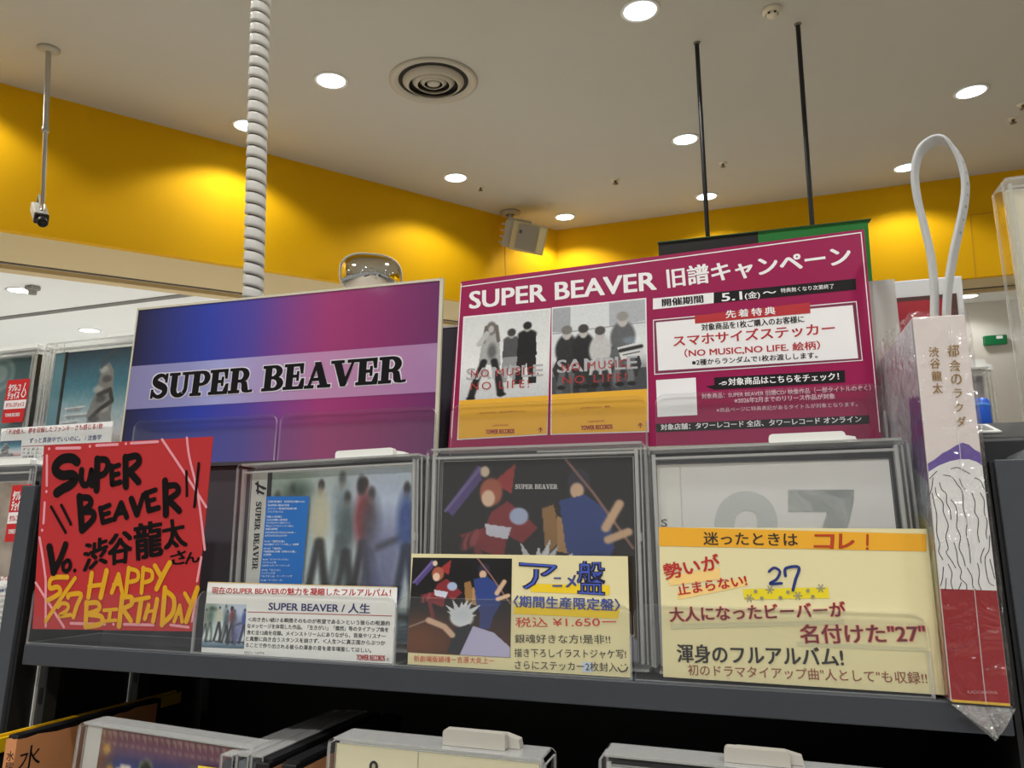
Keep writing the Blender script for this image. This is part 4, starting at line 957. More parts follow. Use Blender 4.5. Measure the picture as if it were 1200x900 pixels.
def cv_band3(n=120):
    c = Canvas(int(n * .86), n, (198, 200, 198)); c.vgrad([(0, (216, 218, 218)), (.6, (234, 235, 232)), (1, (200, 202, 202))])
    def man(x, y, h, top, bot, hair, w=1.0):
        c.poly([(x - .085 * w, y + .17 * h), (x + .085 * w, y + .17 * h), (x + .1 * w, y + .55 * h), (x - .1 * w, y + .55 * h)], top); c.ell(x, y + .2 * h, .09 * w, .08 * h, top, .2)
        c.poly([(x - .09 * w, y + .52 * h), (x + .09 * w, y + .52 * h), (x + .1 * w, y + 1.0 * h), (x + .03 * w, y + 1.0 * h), (x, y + .65 * h), (x - .04 * w, y + 1.0 * h), (x - .11 * w, y + 1.0 * h)], bot)
        c.ell(x, y + .08 * h, .042, .055, (176, 172, 168), .2); c.ell(x, y + .05 * h, .048, .045, hair, .2)
    man(.57, .2, .62, (80, 80, 82), (150, 150, 150), (60, 58, 58)); man(.75, .13, .72, (22, 22, 24), (28, 28, 30), (20, 20, 22), 1.15)
    c.poly([(.24, .2), (.42, .2), (.46, .62), (.2, .58)], (172, 172, 170)); c.ell(.33, .16, .06, .08, (110, 104, 100), .2); c.ell(.33, .17, .032, .045, (186, 180, 176), .2); c.line([(.27, .14), (.25, .32)], .018, (104, 98, 94)); c.line([(.39, .14), (.42, .32)], .018, (104, 98, 94))
    c.line([(.2, .34), (.28, .22)], .03, (190, 190, 188)); c.line([(.26, .56), (.18, .78), (.13, .98)], .034, (30, 30, 32)); c.line([(.38, .56), (.44, .78), (.47, .95)], .034, (30, 30, 32))
    c.ell(.35, .44, .05, .09, (70, 70, 72), .4, .7); c.ell(.13, .985, .05, .02, (20, 20, 20), .3); c.ell(.48, .955, .05, .02, (20, 20, 20), .3); return c.noise(6, 2, 2)
def cv_band4(n=120):
    c = Canvas(int(n * 1.0), n, (200, 204, 206)); c.vgrad([(0, (214, 218, 220)), (.6, (224, 226, 226)), (.8, (120, 122, 124)), (1, (96, 98, 100))])
    c.poly([(0, 0), (.2, 0), (.2, .3), (0, .28)], (164, 168, 172)); c.poly([(.62, 0), (1, 0), (1, .24), (.62, .28)], (176, 180, 184)); c.line([(0, .3), (1, .26)], .006, (150, 150, 152))
    c.poly([(0, .8), (1, .76), (1, 1), (0, 1)], (70, 72, 76))
    c.poly([(0, .72), (.1, .5), (.9, .5), (.95, .72), (.9, .86), (.05, .86)], (52, 52, 54))
    def sit(x, y, top, hair, leg, s=1.0):
        c.ell(x, y + .22 * s, .12 * s, .17 * s, top, .12); c.poly([(x - .1 * s, y + .33 * s), (x + .1 * s, y + .33 * s), (x + .12 * s, y + .5 * s), (x - .12 * s, y + .5 * s)], top)
        c.ell(x, y + .04 * s, .05 * s, .07 * s, (190, 186, 182), .15); c.ell(x, y + .0 * s, .056 * s, .05 * s, hair, .15)
        c.line([(x - .05, y + .48 * s), (x - .08, y + .68), (x - .07, y + .76)], .035, leg); c.line([(x + .05, y + .48 * s), (x + .08, y + .68), (x + .07, y + .76)], .035, leg)
    sit(.16, .27, (44, 44, 46), (120, 116, 112), (96, 98, 100), 1.05); sit(.34, .27, (34, 34, 36), (60, 58, 56), (44, 44, 46)); sit(.52, .31, (196, 196, 194), (80, 76, 74), (50, 50, 52)); sit(.76, .17, (96, 98, 100), (150, 146, 142), (110, 112, 114), 1.1)
    c.poly([(.70, .52), (.97, .47), (.98, .62), (.74, .66)], (214, 214, 212)); c.line([(.73, .56), (.95, .525)], .02, (40, 40, 40), .3); c.line([(.76, .61), (.93, .585)], .006, (70, 70, 70), .3)
    for x in (.1, .28, .36, .46, .58, .72, .84): c.ell(x, .93, .045, .025, (30, 30, 30), .3)
    return c.noise(7, 2, 2)
pq = lambda L, y: [MG.px(400 + a / 3, 250 + e / 3, y) for a, e in L]
L1 = [(433, 368), (733, 338), (727, 640), (415, 658)]; L2 = [(743, 335), (1068, 302), (1075, 617), (740, 637)]
b = MB()
patch(b, MG, z1_, [(429, 363), (737, 333), (724, 779), (407, 797)], 0, cA); patch(b, MG, z1_, [(740, 331), (1072, 297), (1081, 769), (735, 779)], 0, cA)
patch(b, MG, z2_, [(415, 658), (727, 640), (722, 775), (410, 793)], 1, cA); patch(b, MG, z2_, [(740, 637), (1075, 617), (1078, 765), (738, 775)], 1, cA)
for (p0, p1, x0, x1) in (((508, 776), (608, 773), 0, 0), ((843, 762), (953, 757), 0, 0)): text(b, MG, z3_, 'TOWER RECORDS', p0, p1, 16, 2, .04, crop=cA)
text(b, MG, z3_, 'あなたのそばに、あの日の歌がきこえた。', (485, 706), (648, 698), 7, 2, .0, crop=cA); text(b, MG, z3_, 'まだ見ぬなにかへ、轟音。', (842, 688), (948, 682), 7, 2, .0, crop=cA)
text(b, MG, z3_, 'SUPER BEAVER', (532, 749), (586, 747), 6, 2, .0, crop=cA); text(b, MG, z3_, 'SUPER BEAVER', (866, 735), (926, 732), 6, 2, .0, crop=cA)
for x, y in ((700, 762), (1051, 746)):
    stroke(b, MG, z3_, [(x - 7, y), (x, y - 8), (x + 7, y)], 3, 2, cA); stroke(b, MG, z3_, [(x, y - 6), (x, y + 7)], 4, 2, cA)
b.build('poster_panels', [M_WH, M_PGOLD, M_PMAR], MG.sheet)
picture(cv_band3(170), pq(L1, z2_), z2_, MG.sheet, 'band_photo', painted('printed_photo', .3, .4)); picture(cv_band4(170), pq(L2, z2_), z2_, MG.sheet, 'band_photo', painted('printed_photo', .3, .4))
b = MB()
text(b, MG, z3_, 'SAMPLE', (440, 586), (708, 571), 42, 0, .03, crop=cA); text(b, MG, z3_, 'SAMPLE', (760, 560), (1040, 545), 46, 0, .03, crop=cA)
for s_, p0, p1 in (('NO MUSIC,', (455, 578), (693, 564)), ('NO LIFE!', (455, 622), (660, 611)), ('NO MUSIC,', (775, 556), (1020, 538)), ('NO LIFE!', (778, 600), (1003, 588))):
    text(b, MG, z3_ - .00015, s_, p0, p1, 28, 1, .0, spacing=1.25, crop=cA)
b.build('photo_overprint', [M_SAMP, mat('print_rust', (170, 50, 44), .5)], MG.sheet)
b = MB()
patch(b, MG, z1_, [(65, 385), (370, 355), (370, 408), (65, 440)], 0, cB); patch(b, MG, z1_, [(370, 355), (1083, 285), (1086, 340), (370, 408)], 1, cB)
text(b, MG, z2_, '開催期間', (112, 425), (318, 405), 37, 1, .04, crop=cB); text(b, MG, z2_, '5.1', (412, 399), (513, 389), 42, 0, .035, crop=cB); text(b, MG, z2_, '(金)', (528, 388), (603, 381), 34, 0, .02, crop=cB); text(b, MG, z2_, '～', (620, 378), (685, 371), 40, 0, .03, crop=cB)
text(b, MG, z2_, '特典無くなり次第終了', (708, 357), (975, 334), 23, 0, .008, crop=cB)
patch(b, MG, z1_, [(65, 492), (1088, 398), (1119, 697), (72, 768)], 0, cB); patch(b, MG, z1_ * 1.4, [(69, 496), (1084, 403), (1114, 693), (76, 763)], 2, cB); patch(b, MG, z2_, [(80, 505), (1068, 418), (1096, 685), (92, 748)], 0, cB)
patch(b, MG, z3_, [(275, 471), (853, 404), (856, 458), (276, 511)], 3, cB)
text(b, MG, z3_ - .00015, '先着特典', (432, 484), (680, 464), 38, 0, .03, spacing=1.35, crop=cB)
text(b, MG, z3_, '対象商品を1枚ご購入のお客様に', (310, 548), (825, 505), 34, 1, .025, crop=cB)
text(b, MG, z3_, 'スマホサイズステッカー', (170, 628), (980, 562), 56, 3, .03, crop=cB)
text(b, MG, z3_, '（NO MUSIC,NO LIFE. 絵柄）', (225, 680), (905, 640), 40, 3, .03, crop=cB)
text(b, MG, z3_, '※2種からランダムで1枚お渡しします。', (262, 722), (892, 684), 30, 1, .025, crop=cB)
patch(b, MG, z1_, [(80, 195), (280, 182), (288, 370), (88, 380)], 0, cC)
patch(b, MG, z1_, [(372, 182), (1028, 145), (1031, 205), (375, 243)], 1, cC); patch(b, MG, z1_, [(330, 226), (374, 220), (375, 243)], 1, cC)
text(b, MG, z2_, '対象商品はこちらをチェック！', (445, 222), (1000, 194), 36, 0, .03, crop=cC)
stroke(b, MG, z2_, [(398, 214), (428, 205)], 4, 0, cC); stroke(b, MG, z2_, [(412, 218), (432, 214), (432, 204), (415, 204)], 4, 0, cC)
text(b, MG, z2_, '対象商品：SUPER BEAVER 旧譜CD/ 映像作品（一部タイトルのぞく）', (310, 289), (1160, 246), 25, 4, .015, crop=cC)
text(b, MG, z2_, '※2026年2月までのリリース作品が対象', (475, 312), (980, 289), 27, 4, .025, crop=cC)
text(b, MG, z2_, '※商品ページに特典表記があるタイトルが対象となります。', (385, 357), (1092, 326), 22, 4, .0, crop=cC)
patch(b, MG, z1_, [(78, 415), (1150, 371), (1153, 413), (80, 457)], 1, cC)
text(b, MG, z2_, '対象店舗：タワーレコード 全店、タワーレコード オンライン', (105, 447), (1113, 406), 30, 0, .025, crop=cC)
b.build('printed_panels', [M_WH, M_PBLK, mat('print_plum', (120, 30, 70), .45), M_PRED, M_PINK], MG.sheet)

# ------------------------------------------------------------------ the bay at the left
KL2 = keeper('clear keeper with white lock over the pale tower CD, beside the gradient board', -.1440, .0980, .1393, .147, .1285, .022, .5, (.070, .120), 'clear security keepers', lockh=.007)
KL1 = keeper('clear keeper at the left picture edge over the CD with a red sticker', -.3000, .0980, .1393, .147, .1235, .022, .9, (.085, .138), 'clear security keepers', lockh=.007)
KL3 = keeper('clear keeper half hidden behind the grey post left of the red card', -.1780, .0130, .0015, .148, .1325, .022, .6, (.050, .1330), 'clear security keepers', lockh=.006)
def std_cd(label, M, cv, w=.129, h=.117, strip=True, stripcol=(190, 196, 196)):
    c = jewel('compact_disc', label, M, w, h, 'CDs in the left bay', M_TRAYD)
    bk_ = bpy.data.objects[c.o.name].children
    x0 = .0165 if strip else .001
    if strip:
        b = MB(); b.box(.0003, .0130, .0002, .0008, .0006, h - .0006); b.build('spine_strip', mat('strip_%d' % stripcol[0], stripcol, .4), c)
        b = MB(); b.box(.0132, .0163, -.0002, .0008, .0004, h - .0004); b.build('hinge_strip', M_BLACK, c)
    picture(cv, [(x0, h - .001), (w - .001, h - .001), (w - .001, .001), (x0, .001)], .0004, c.sheet, 'cover_picture')
    return c
CL2 = std_cd('CD with a blue sky and a grey ruined tower on its cover', leaning(-.1370, .1045, .1425, .5), cv_tower(130), stripcol=(96, 146, 160))
def cv_teal(n=80):
    c = Canvas(n, n); c.vgrad([(0, (52, 92, 100)), (.5, (84, 120, 124)), (1, (120, 130, 128))])
    for k in range(3): c.ell(.66, .16, .16 - .04 * k, .16 - .04 * k, (150, 168, 166) if k % 2 == 0 else (80, 112, 116), .08, .7)
    return c.noise(8, 3, 3)
CL1 = std_cd('CD with a dim teal cover behind a red recommendation sticker', leaning(-.2925, .1045, .1425, .9), cv_teal(), strip=False)
def cv_kraft(n=80):
    c = Canvas(n, n, (176, 160, 146)); c.noise(22, 6, 6); c.noise(12, 2, 2)
    for k in range(9): c.line([(.5 + .06 * k, .5 + .04 * k), (.56 + .05 * k, .95)], .012, (206, 200, 186), .5, .5)
    return c
CL3 = std_cd('CD with a crumpled beige cover in the left bay', leaning(-.1710, .0195, .0045, .6), cv_kraft(), strip=False)
M_STK = mat('sticker_red', (196, 28, 32), .45); M_STW = mat('sticker_paper', (232, 226, 224), .45)
def reco(th, y, q, crop):
    """red recommendation sticker on the keeper: two lines of white letters, a white strip, a red foot"""
    b = MB(); f = lambda x, z: tuple(np.array(q[0]) * (1 - x) * (1 - z) + np.array(q[1]) * x * (1 - z) + np.array(q[2]) * x * z + np.array(q[3]) * (1 - x) * z)
    Q = lambda x0, x1, z0, z1: [f(x0, z0), f(x1, z0), f(x1, z1), f(x0, z1)]
    patch(b, th, y, Q(0, 1, 0, 1), 0, crop); patch(b, th, y - .0001, Q(0, 1, .48, .68), 1, crop)
    for (s_, x0, x1, z0, z1) in (('タワレコ', .1, .62, .10, .27), ('チョイス', .1, .62, .28, .45)):
        glyph_box(b, th, y - .0002, s_, Q(x0, x1, z0, z1), 1, .05, crop)
    glyph_box(b, th, y - .0003, 'タワレコチョイス', Q(.08, .92, .53, .64), 0, .03, crop); glyph_box(b, th, y - .0002, 'TOWER RECORDS', Q(.12, .8, .78, .86), 1, .03, crop)
    stroke(b, th, y - .0002, [f(.82, .1), f(.76, .28), f(.72, .36), f(.82, .42), f(.9, .34), f(.84, .24)], 5, 1, crop)
    return b.build('red_sticker', [M_STK, M_STW], th, label='red recommendation sticker with white lettering')
reco(KL1, -.0002, [(45, 328), (178, 318), (132, 572), (8, 580)], (0, 380, 5.0))
reco(KL3, -.0002, [(58, 152), (150, 146), (112, 408), (20, 412)], (0, 530, 3.917))
# review card of the upper left tray, and the tray itself
tray('clear acrylic tray in front of the pale tower CD', -.158, -.0215, .0755, .1392, .176, .020, 'clear acrylic trays on the upper step')
tray('clear acrylic tray at the left picture edge, before the red-stickered CD', -.312, -.161, .0755, .1392, .176, .020, 'clear acrylic trays on the upper step')
LC0 = Thing('review_card', 'white review card with red and blue lettering before the pale tower CD', 'card', leaning(-.16, .0785, .1418))
cl = (0, 380, 5.0); q = [LC0.px(cl[0] + x / 5, cl[1] + y / 5, 0) for x, y in ((8, 612), (662, 568), (640, 790), (-18, 850))]
b = MB(); b.prism(q, 0, .0006); shL = b.build('sheet', M_PAPER, LC0)
b = MB()
text(b, LC0, y1, '「不法侵入、夢を収録したファンキーさも感じる1枚', (36, 648), (600, 612), 30, 0, .02, crop=cl); text(b, LC0, y1, 'ずっと真夜中でいいのに。 / 沈香学', (170, 698), (592, 678), 30, 1, .02, crop=cl)
patch(b, LC0, y1, [(130, 714), (640, 690), (640, 694), (130, 718)], 0, cl)
for k, s_ in enumerate(('ずとまよ、3rdフルアルバムが遂に到着', 'りました。「残機」ほか話題曲も多数', '収録した充実の一枚をぜひ。')): text(b, LC0, y1, s_, (130, 742 + 22 * k), (590, 722 + 22 * k), 16, 2, .0, crop=cl)
b.build('printed_lettering', [mat('print_red', (172, 20, 30)), mat('print_navy', (36, 40, 110)), M_INK], shL)
picture(cv_tower(50), [LC0.px(cl[0] + x / 5, cl[1] + y / 5, y1) for x, y in ((-40, 688), (126, 680), (122, 770), (-46, 780))], y1, shL)
LC1 = Thing('review_card', 'white review card at the left picture edge beside the grey post', 'card', leaning(-.18, .0040, .0010))
b = MB(); b.box(-.02, .1478, 0, .0006, 0, .0460); shL = b.build('sheet', M_PAPER, LC1)
b = MB(); cm = (0, 530, 3.917)
text(b, LC1, y1, 'フルアルバム', (-60, 598), (44, 588), 22, 0, .03, crop=cm); text(b, LC1, y1, '待望の最新作', (-60, 648), (36, 640), 16, 1, .03, crop=cm)
patch(b, LC1, y1, [(-60, 664), (34, 656), (34, 658), (-60, 667)], 0, cm)
for k in range(5): text(b, LC1, y1, 'サウンドの広がり強く心に残るサウ', (-60, 694 + 26 * k), (28 - 3 * k, 688 + 26 * k), 14, 2, .0, crop=cm)
b.build('printed_lettering', [mat('print_red', (172, 20, 30)), mat('print_navy', (36, 40, 110)), M_INK], shL)
tray('clear acrylic tray left of the grey post', -.1800, -.0260, 0, 0, .0415, .012, 'clear acrylic trays on the shelf edge')

# ------------------------------------------------------------------ behind the boards
gp0, gp1 = lp_(513, 385, .1165), lp_(540, 384, .1165)
t = Thing('backing_board', 'dark grey board seen in the gap between the gradient and magenta boards', 'board', leaning(.215, .1165, .1392))
b = MB(); b.box(0, .145, 0, .003, 0, gp0[1] - .1392); b.build('panel', mat('backing_grey', (66, 68, 72), .4), t)
b = MB(); b.box(0, .145, -.0004, .0034, gp0[1] - .1392, gp0[1] - .1392 + .0016); b.build('top_glare', M_RIM, t)  # pale milky strip standing in for the glare along the top
g1_ = lp_(1048, 327, .092)
t = Thing('backing_card', 'light grey card standing behind the right end of the magenta board', 'card', leaning(g1_[0] - .06, .092, .1392))
b = MB(); b.box(0, .06, 0, .002, 0, g1_[1] - .1392); b.build('sheet', mat('backing_pale', (176, 174, 170), .5, noise=.04, nscale=30), t)

# white coiled cable sleeve rising to the ceiling
ca = F @ Vector((lp_(298, 352, .21)[0], .21, .1345)); ct = on_y(309, 0, ca.y + .02); cb = on_y(298, 346, ca.y + .01)
ca = Vector((cb.x - (ct.x - cb.x) / (ct.z - cb.z) * (cb.z - ca.z), ca.y, ca.z))
ctop = ct + (ct - cb) / (ct.z - cb.z) * (CEIL - ct.z)
t = Thing('coiled_cable', 'white coiled cable sleeve rising behind the gradient board to the ceiling', 'cable', Matrix.Translation(ca))
ax = (ctop - ca); Lc = ax.length; az = ax.normalized(); ux = az.orthogonal().normalized(); uy = az.cross(ux)
R_, PT = .0106, .0132; NS = 18; turns = Lc / PT; prof = ((-.0061, R_ - .0012), (-.0056, R_ + .0006), (-.003, R_ + .0006), (.003, R_ + .0001), (.0056, R_ - .0004), (.0060, R_ - .0014))
vs = []; N = int(turns * NS)
for i in range(N + 1):
    a = -2 * math.pi * i / NS; h = PT * i / NS
    wob = ux * (.0012 * math.sin(h * 9)) + uy * (.001 * math.sin(h * 7 + 1))
    for dz, rr in prof: vs.append(az * (h + dz) + (ux * math.cos(a) + uy * math.sin(a)) * rr + wob)
m_ = len(prof); fs = [(i * m_ + k, (i + 1) * m_ + k, (i + 1) * m_ + k + 1, i * m_ + k + 1) for i in range(N) for k in range(m_ - 1)]
b = MB(); b.add(vs, fs, 0, True); b.build('spiral_sleeve', mat('sleeve_white', (212, 210, 202), .45), t)
b = MB(); b.tube([az * (Lc * k / 40) + ux * (.0012 * math.sin(Lc * k / 40 * 9)) + uy * (.001 * math.sin(Lc * k / 40 * 7 + 1)) for k in range(41)], .0082, n=10); b.build('inner_cable', mat('sleeve_core', (120, 118, 112), .6), t)
b = MB()
for k in (2, 9, 22, 29, 36, 44):
    a0_ = -1.5; h = Lc * .05 + k * PT * 1.02
b.lathe([(.02, 0), (.02, -.01), (.012, -.02)], n=20, c=tuple(ctop - ca), flip=True); b.build('ceiling_grommet', M_WHITE, t)

# ------------------------------------------------------------------ wrapped book
BKW, BKD, BKH = .0256, .122, .1985
BK = Thing('wrapped_book', 'white and red book in clear film standing at the right shelf end, spine forward', 'book', leaning(.6058, -.0052, .0002, -.75))
b = MB(); b.box(0, BKW, 0, .0012, 0, BKH); b.box(0, .0012, .0012, BKD, 0, BKH); b.box(BKW - .0012, BKW, .0012, BKD, 0, BKH)
cover = b.build('cover', mat('book_paper', (228, 218, 214), .45, noise=.03, nscale=30), BK, bevel=.0005)
b = MB(); b.box(.0013, BKW - .0013, .0013, BKD - .003, .002, BKH - .002); b.build('page_block', mat('page_cream', (226, 216, 192), .7), BK)
b = MB(); ys = -.0002
cb_ = (1000, 500, 4.5)
e = lambda v: BK.px(1100, v, ys)[1]
zr = BK.px(1135, 691, ys)[1]; xw = BKW - .0003
b.poly([(.0003, .0006), (xw, .0006), (xw, zr), (.0003, zr)], ys, 0)
dome = [BK.px(1000 + x / 4.5, 500 + y / 4.5, ys) for x, y in ((398, 238), (450, 205), (510, 182), (560, 172), (610, 172), (650, 185), (678, 205))]
dome = [(min(max(x, .0003), xw), z) for x, z in dome]; dome[0] = (.0003, dome[0][1]); dome[-1] = (xw, dome[-1][1])
b.poly([(.0003, zr), (xw, zr)] + dome[::-1], ys, 1)
pur = [BK.px(1000 + x / 4.5, 500 + y / 4.5, ys) for x, y in ((398, 195), (430, 172), (470, 140), (500, 125), (540, 100), (575, 84), (610, 95), (640, 122), (668, 135), (678, 150))]
pur = [(min(max(x, .0003), xw), z) for x, z in pur]; pur[0] = (.0003, pur[0][1]); pur[-1] = (xw, pur[-1][1])
b.poly(dome + pur[::-1], ys, 2)
b.build('spine_print', [mat('book_red', (150, 24, 32), .4, noise=.06, nscale=60), mat('book_white', (230, 230, 228), .45), mat('book_purple', (104, 82, 158), .5, noise=.15, nscale=400)], cover)
b = MB(); y2_ = -.0003
for pts in [[(515, 222), (550, 215), (580, 230), (615, 248)], [(475, 255), (520, 265), (545, 300), (575, 345), (580, 430), (600, 500), (595, 560), (612, 640), (618, 720)], [(455, 295), (465, 330), (490, 355), (492, 400), (510, 440), (515, 490)], [(432, 320), (440, 360), (472, 400), (475, 450), (500, 520), (488, 580), (500, 640), (490, 665), (520, 710), (540, 745)],
            [(515, 385), (540, 420), (548, 480), (545, 530), (565, 580), (558, 640), (580, 690), (590, 735)], [(560, 275), (575, 315), (590, 330)], [(625, 350), (642, 400), (640, 450), (660, 490), (655, 560), (665, 610)], [(640, 270), (670, 285), (690, 330)], [(670, 350), (690, 390), (690, 450), (705, 500), (700, 560), (705, 590)],
            [(530, 610), (545, 660), (552, 720), (570, 760), (565, 800), (595, 830), (598, 860)], [(500, 725), (520, 770), (515, 820), (525, 860)], [(600, 745), (625, 790), (630, 840), (645, 860)], [(655, 720), (665, 770), (660, 820), (675, 860)], [(690, 640), (672, 690), (675, 720)], [(718, 575), (715, 650), (695, 690), (700, 760), (715, 820), (740, 838)],
            [(415, 350), (425, 400), (440, 470), (440, 560), (455, 620), (450, 660), (472, 700)], [(440, 235), (400, 275)], [(420, 270), (412, 330), (400, 360)], [(475, 740), (470, 800), (460, 840)], [(490, 800), (485, 860)], [(555, 860), (570, 822)], [(720, 700), (735, 760), (745, 800)]]:
    stroke(b, BK, y2_, pts, 4.2, 0, cb_)
b.build('spine_drawing', M_INK, cover)
b = MB()
for ch, x, y, s_ in (('都', 1117, 411, 13.5), ('会', 1118.5, 428.5, 13), ('の', 1120.5, 444.5, 12), ('ラ', 1122, 461, 10), ('ク', 1123.5, 477.5, 10), ('ダ', 1126, 494, 11), ('渋', 1094, 412.5, 11.5), ('谷', 1095.5, 426, 11.5), ('龍', 1097.5, 440.5, 11.5), ('太', 1098.5, 455, 11.5)):
    glyph_box(b, BK, y2_, ch, [(x - s_ / 2, y - s_ / 2), (x + s_ / 2, y - s_ / 2 - .3), (x + s_ / 2 + .6, y + s_ / 2), (x - s_ / 2 + .6, y + s_ / 2 + .3)], 0, .02)
text(b, BK, y2_, 'KADOKAWA', (1134, 812.5), (1169, 813.5), 3.6, 1, .0)
b.box(.0004, BKW - .0004, -.0004, 0, -.0000, .0012, 2)
b.build('spine_lettering', [mat('gold_print', (156, 122, 62), .35, metal=.2), mat('silver_print', (196, 150, 150), .4), mat('gold_band', (222, 180, 60), .4)], cover)
def cv_bookside(n=90):  # grey film haze and white glare painted in with the cover's print
    c = Canvas(n, int(n * 1.6)); c.vgrad([(0, (190, 192, 196)), (.3, (170, 174, 180)), (.5, (140, 146, 156)), (.7, (150, 150, 110)), (1, (150, 36, 40))])
    c.poly([(0, .22), (.2, .2), (.24, .4), (0, .46)], (92, 52, 118)); c.poly([(.5, .36), (.8, .3), (.9, .5), (.7, .6), (.5, .5)], (66, 84, 110)); c.poly([(.3, .1), (.7, .06), (.9, .2), (.5, .24)], (206, 208, 210)); c.poly([(.1, .55), (.6, .5), (.5, .8), (.1, .8)], (150, 140, 70)); c.ell(.6, .35, .2, .1, (214, 218, 224), .3); return c.noise(10, 4, 4)
o = picture(cv_bookside(), [(.0008, BKH - .001), (BKD - .001, BKH - .001), (BKD - .001, .001), (.0008, .001)], .0003, cover, 'cover_print_film_glare', painted('book_print_film_glare', .35, .3))
o.matrix_local = Matrix.Rotation(math.pi / 2, 4, 'Z')
# the film: a loose sleeve, open and crumpled above, folded to a point below
rng = random.Random(5); vs = []; fs = []; NZ = 14; per = []
for k in range(8): per.append((-.0010 + (BKW + .0020) * k / 8, -.0010))
for k in range(10): per.append((BKW + .0010, -.0010 + (BKD + .002) * k / 10))
for k in range(8): per.append((BKW + .0010 - (BKW + .0020) * k / 8, BKD + .0010))
for k in range(10): per.append((-.0010, BKD + .0010 - (BKD + .002) * k / 10))
NPp = len(per)
for i in range(NZ + 1):
    z = -.001 + (BKH + .004) * i / NZ
    for k, (x, y) in enumerate(per):
        dx = -abs(rng.gauss(0, .0007)) * (2.2 if k >= 26 else .35) if x < BKW * .5 else abs(rng.gauss(0, .0004)); dy = rng.gauss(0, .0002) if y > 0 else -abs(rng.gauss(0, .00018))
        if k >= 26 and i > NZ * .55: dx -= .0035 * math.sin((k - 25) / 10 * math.pi) * (i / NZ)
        vs.append((x + dx, y + dy, z))
for i in range(NZ):
    for k in range(NPp):
        k2 = (k + 1) % NPp; fs.append((i * NPp + k, i * NPp + k2, (i + 1) * NPp + k2, (i + 1) * NPp + k))
b = MB(); b.add(vs, fs, 0, False)
tipx = BKW * .60
b.build('clear_film', M_WRAP, BK)
M_FLAP = clear('film_fold', tint=(.8, .8, .8), gloss=.22, edge=.6, milk=.12, milkcol=(.7, .7, .7), rough=.1, wrinkle=1.0, wscale=150)
b = MB()
top_ = [(-.001 + (BKW + .002) * k / 6, -.0035 - .001 * (k % 2), -.0004) for k in range(7)]; low = [(tipx + (-.001 + (BKW + .002) * k / 6 - tipx) * .45, -.006 - .002 * ((k + 1) % 2), -.0082) for k in range(7)]
b.add(top_ + low + [(tipx, -.0075, -.0150)], [(k, k + 1, k + 8, k + 7) for k in range(6)] + [(7 + k, 8 + k, 14) for k in range(6)])
b.add([(p[0], p[1] - .0012, p[2]) for p in top_[:4]] + [(tipx + .001, -.0098, -.0135)], [(0, 1, 4), (1, 2, 4), (2, 3, 4)])
b.build('film_fold', M_FLAP, BK)
b = MB(); P = [BK.px(u, v, -.0016) for u, v in ((1113, 380), (1118, 450), (1128, 560), (1142, 690), (1153, 800), (1156, 826))]
ribbon(b, P, .0004, -.0014); b.build('film_seam', M_RIM, BK)

# grey ribbon loop standing on the book's top
LP = Thing('ribbon_loop', 'grey flat ribbon loop rising above the top of the wrapped book', 'strap', leaning(.6058, -.0052, .0002, -.75))
yl = .020
pth = smooth_path([np.array(LP.px(u, v, yl)) for u, v in ((1095, 372), (1095, 340), (1091, 300), (1083, 265), (1075, 232), (1072, 203), (1077, 180), (1088, 168), (1101, 164), (1114, 170), (1125, 188), (1131, 212), (1130, 238), (1124, 268), (1117, 300), (1111, 338), (1109, 372))], 6)
pth[0][1] = BKH + .0006; pth[-1][1] = BKH + .0006
vs = []; n_ = len(pth); up0 = None
hw, th_ = .0036, .0008
for i, p in enumerate(pth):
    tt = pth[min(i + 1, n_ - 1)] - pth[max(i - 1, 0)]; tt = tt / np.linalg.norm(tt); T3 = Vector((tt[0], 0, tt[1]))
    wv = Vector((.60, .80, 0)); wv = (wv - T3 * wv.dot(T3)); wv.normalize()
    tp = abs(tt[0]); wv = (wv + Vector((0, .0, -.55)) * tp * (1 if tt[0] > 0 else 1)); wv = (wv - T3 * wv.dot(T3)).normalized()
    nv = wv.cross(T3).normalized(); c0 = Vector((p[0], yl, p[1]))
    for a_, c_ in ((-hw, -th_), (-hw * .8, -th_ * 1.5), (hw * .8, -th_ * 1.5), (hw, -th_), (hw, th_), (hw * .8, th_ * 1.5), (-hw * .8, th_ * 1.5), (-hw, th_)): vs.append(c0 + wv * a_ + nv * c_)
fs = [(i * 8 + k, i * 8 + (k + 1) % 8, (i + 1) * 8 + (k + 1) % 8, (i + 1) * 8 + k) for i in range(n_ - 1) for k in range(8)]
b = MB(); b.add(vs, fs + [tuple(range(7, -1, -1)), tuple(range((n_ - 1) * 8, n_ * 8))]); b.build('ribbon', mat('ribbon_grey', (186, 188, 188), .5), LP)
b = MB()
for i in range(int(n_ * .60), int(n_ * .84), 3):
    P = [Vector(v) for v in vs[i * 8:i * 8 + 8]]; c0 = sum(P, Vector()) / 8; w_ = (P[2] - P[1]).normalized(); nn = (P[1] - P[6]).normalized(); T3 = w_.cross(nn)
    for sgn in (1, -1):
        o_ = c0 + nn * sgn * (th_ * 1.5 + .0001)
        for (a0_, a1_, s0_, s1_) in ((-.0010, .0010, -.0007, -.0003), (-.0010, .0010, .0003, .0007), (-.0010, -.0006, -.0007, .0007)) if i % 2 else ((-.0009, .0009, -.0002, .0002), (.0005, .0009, -.0008, .0004)):
            b.add([o_ + w_ * a0_ + T3 * s0_, o_ + w_ * a1_ + T3 * s0_, o_ + w_ * a1_ + T3 * s1_, o_ + w_ * a0_ + T3 * s1_], [(0, 1, 2, 3)])
b.build('ruler_marks', mat('mark_grey', (84, 90, 96), .5), LP)

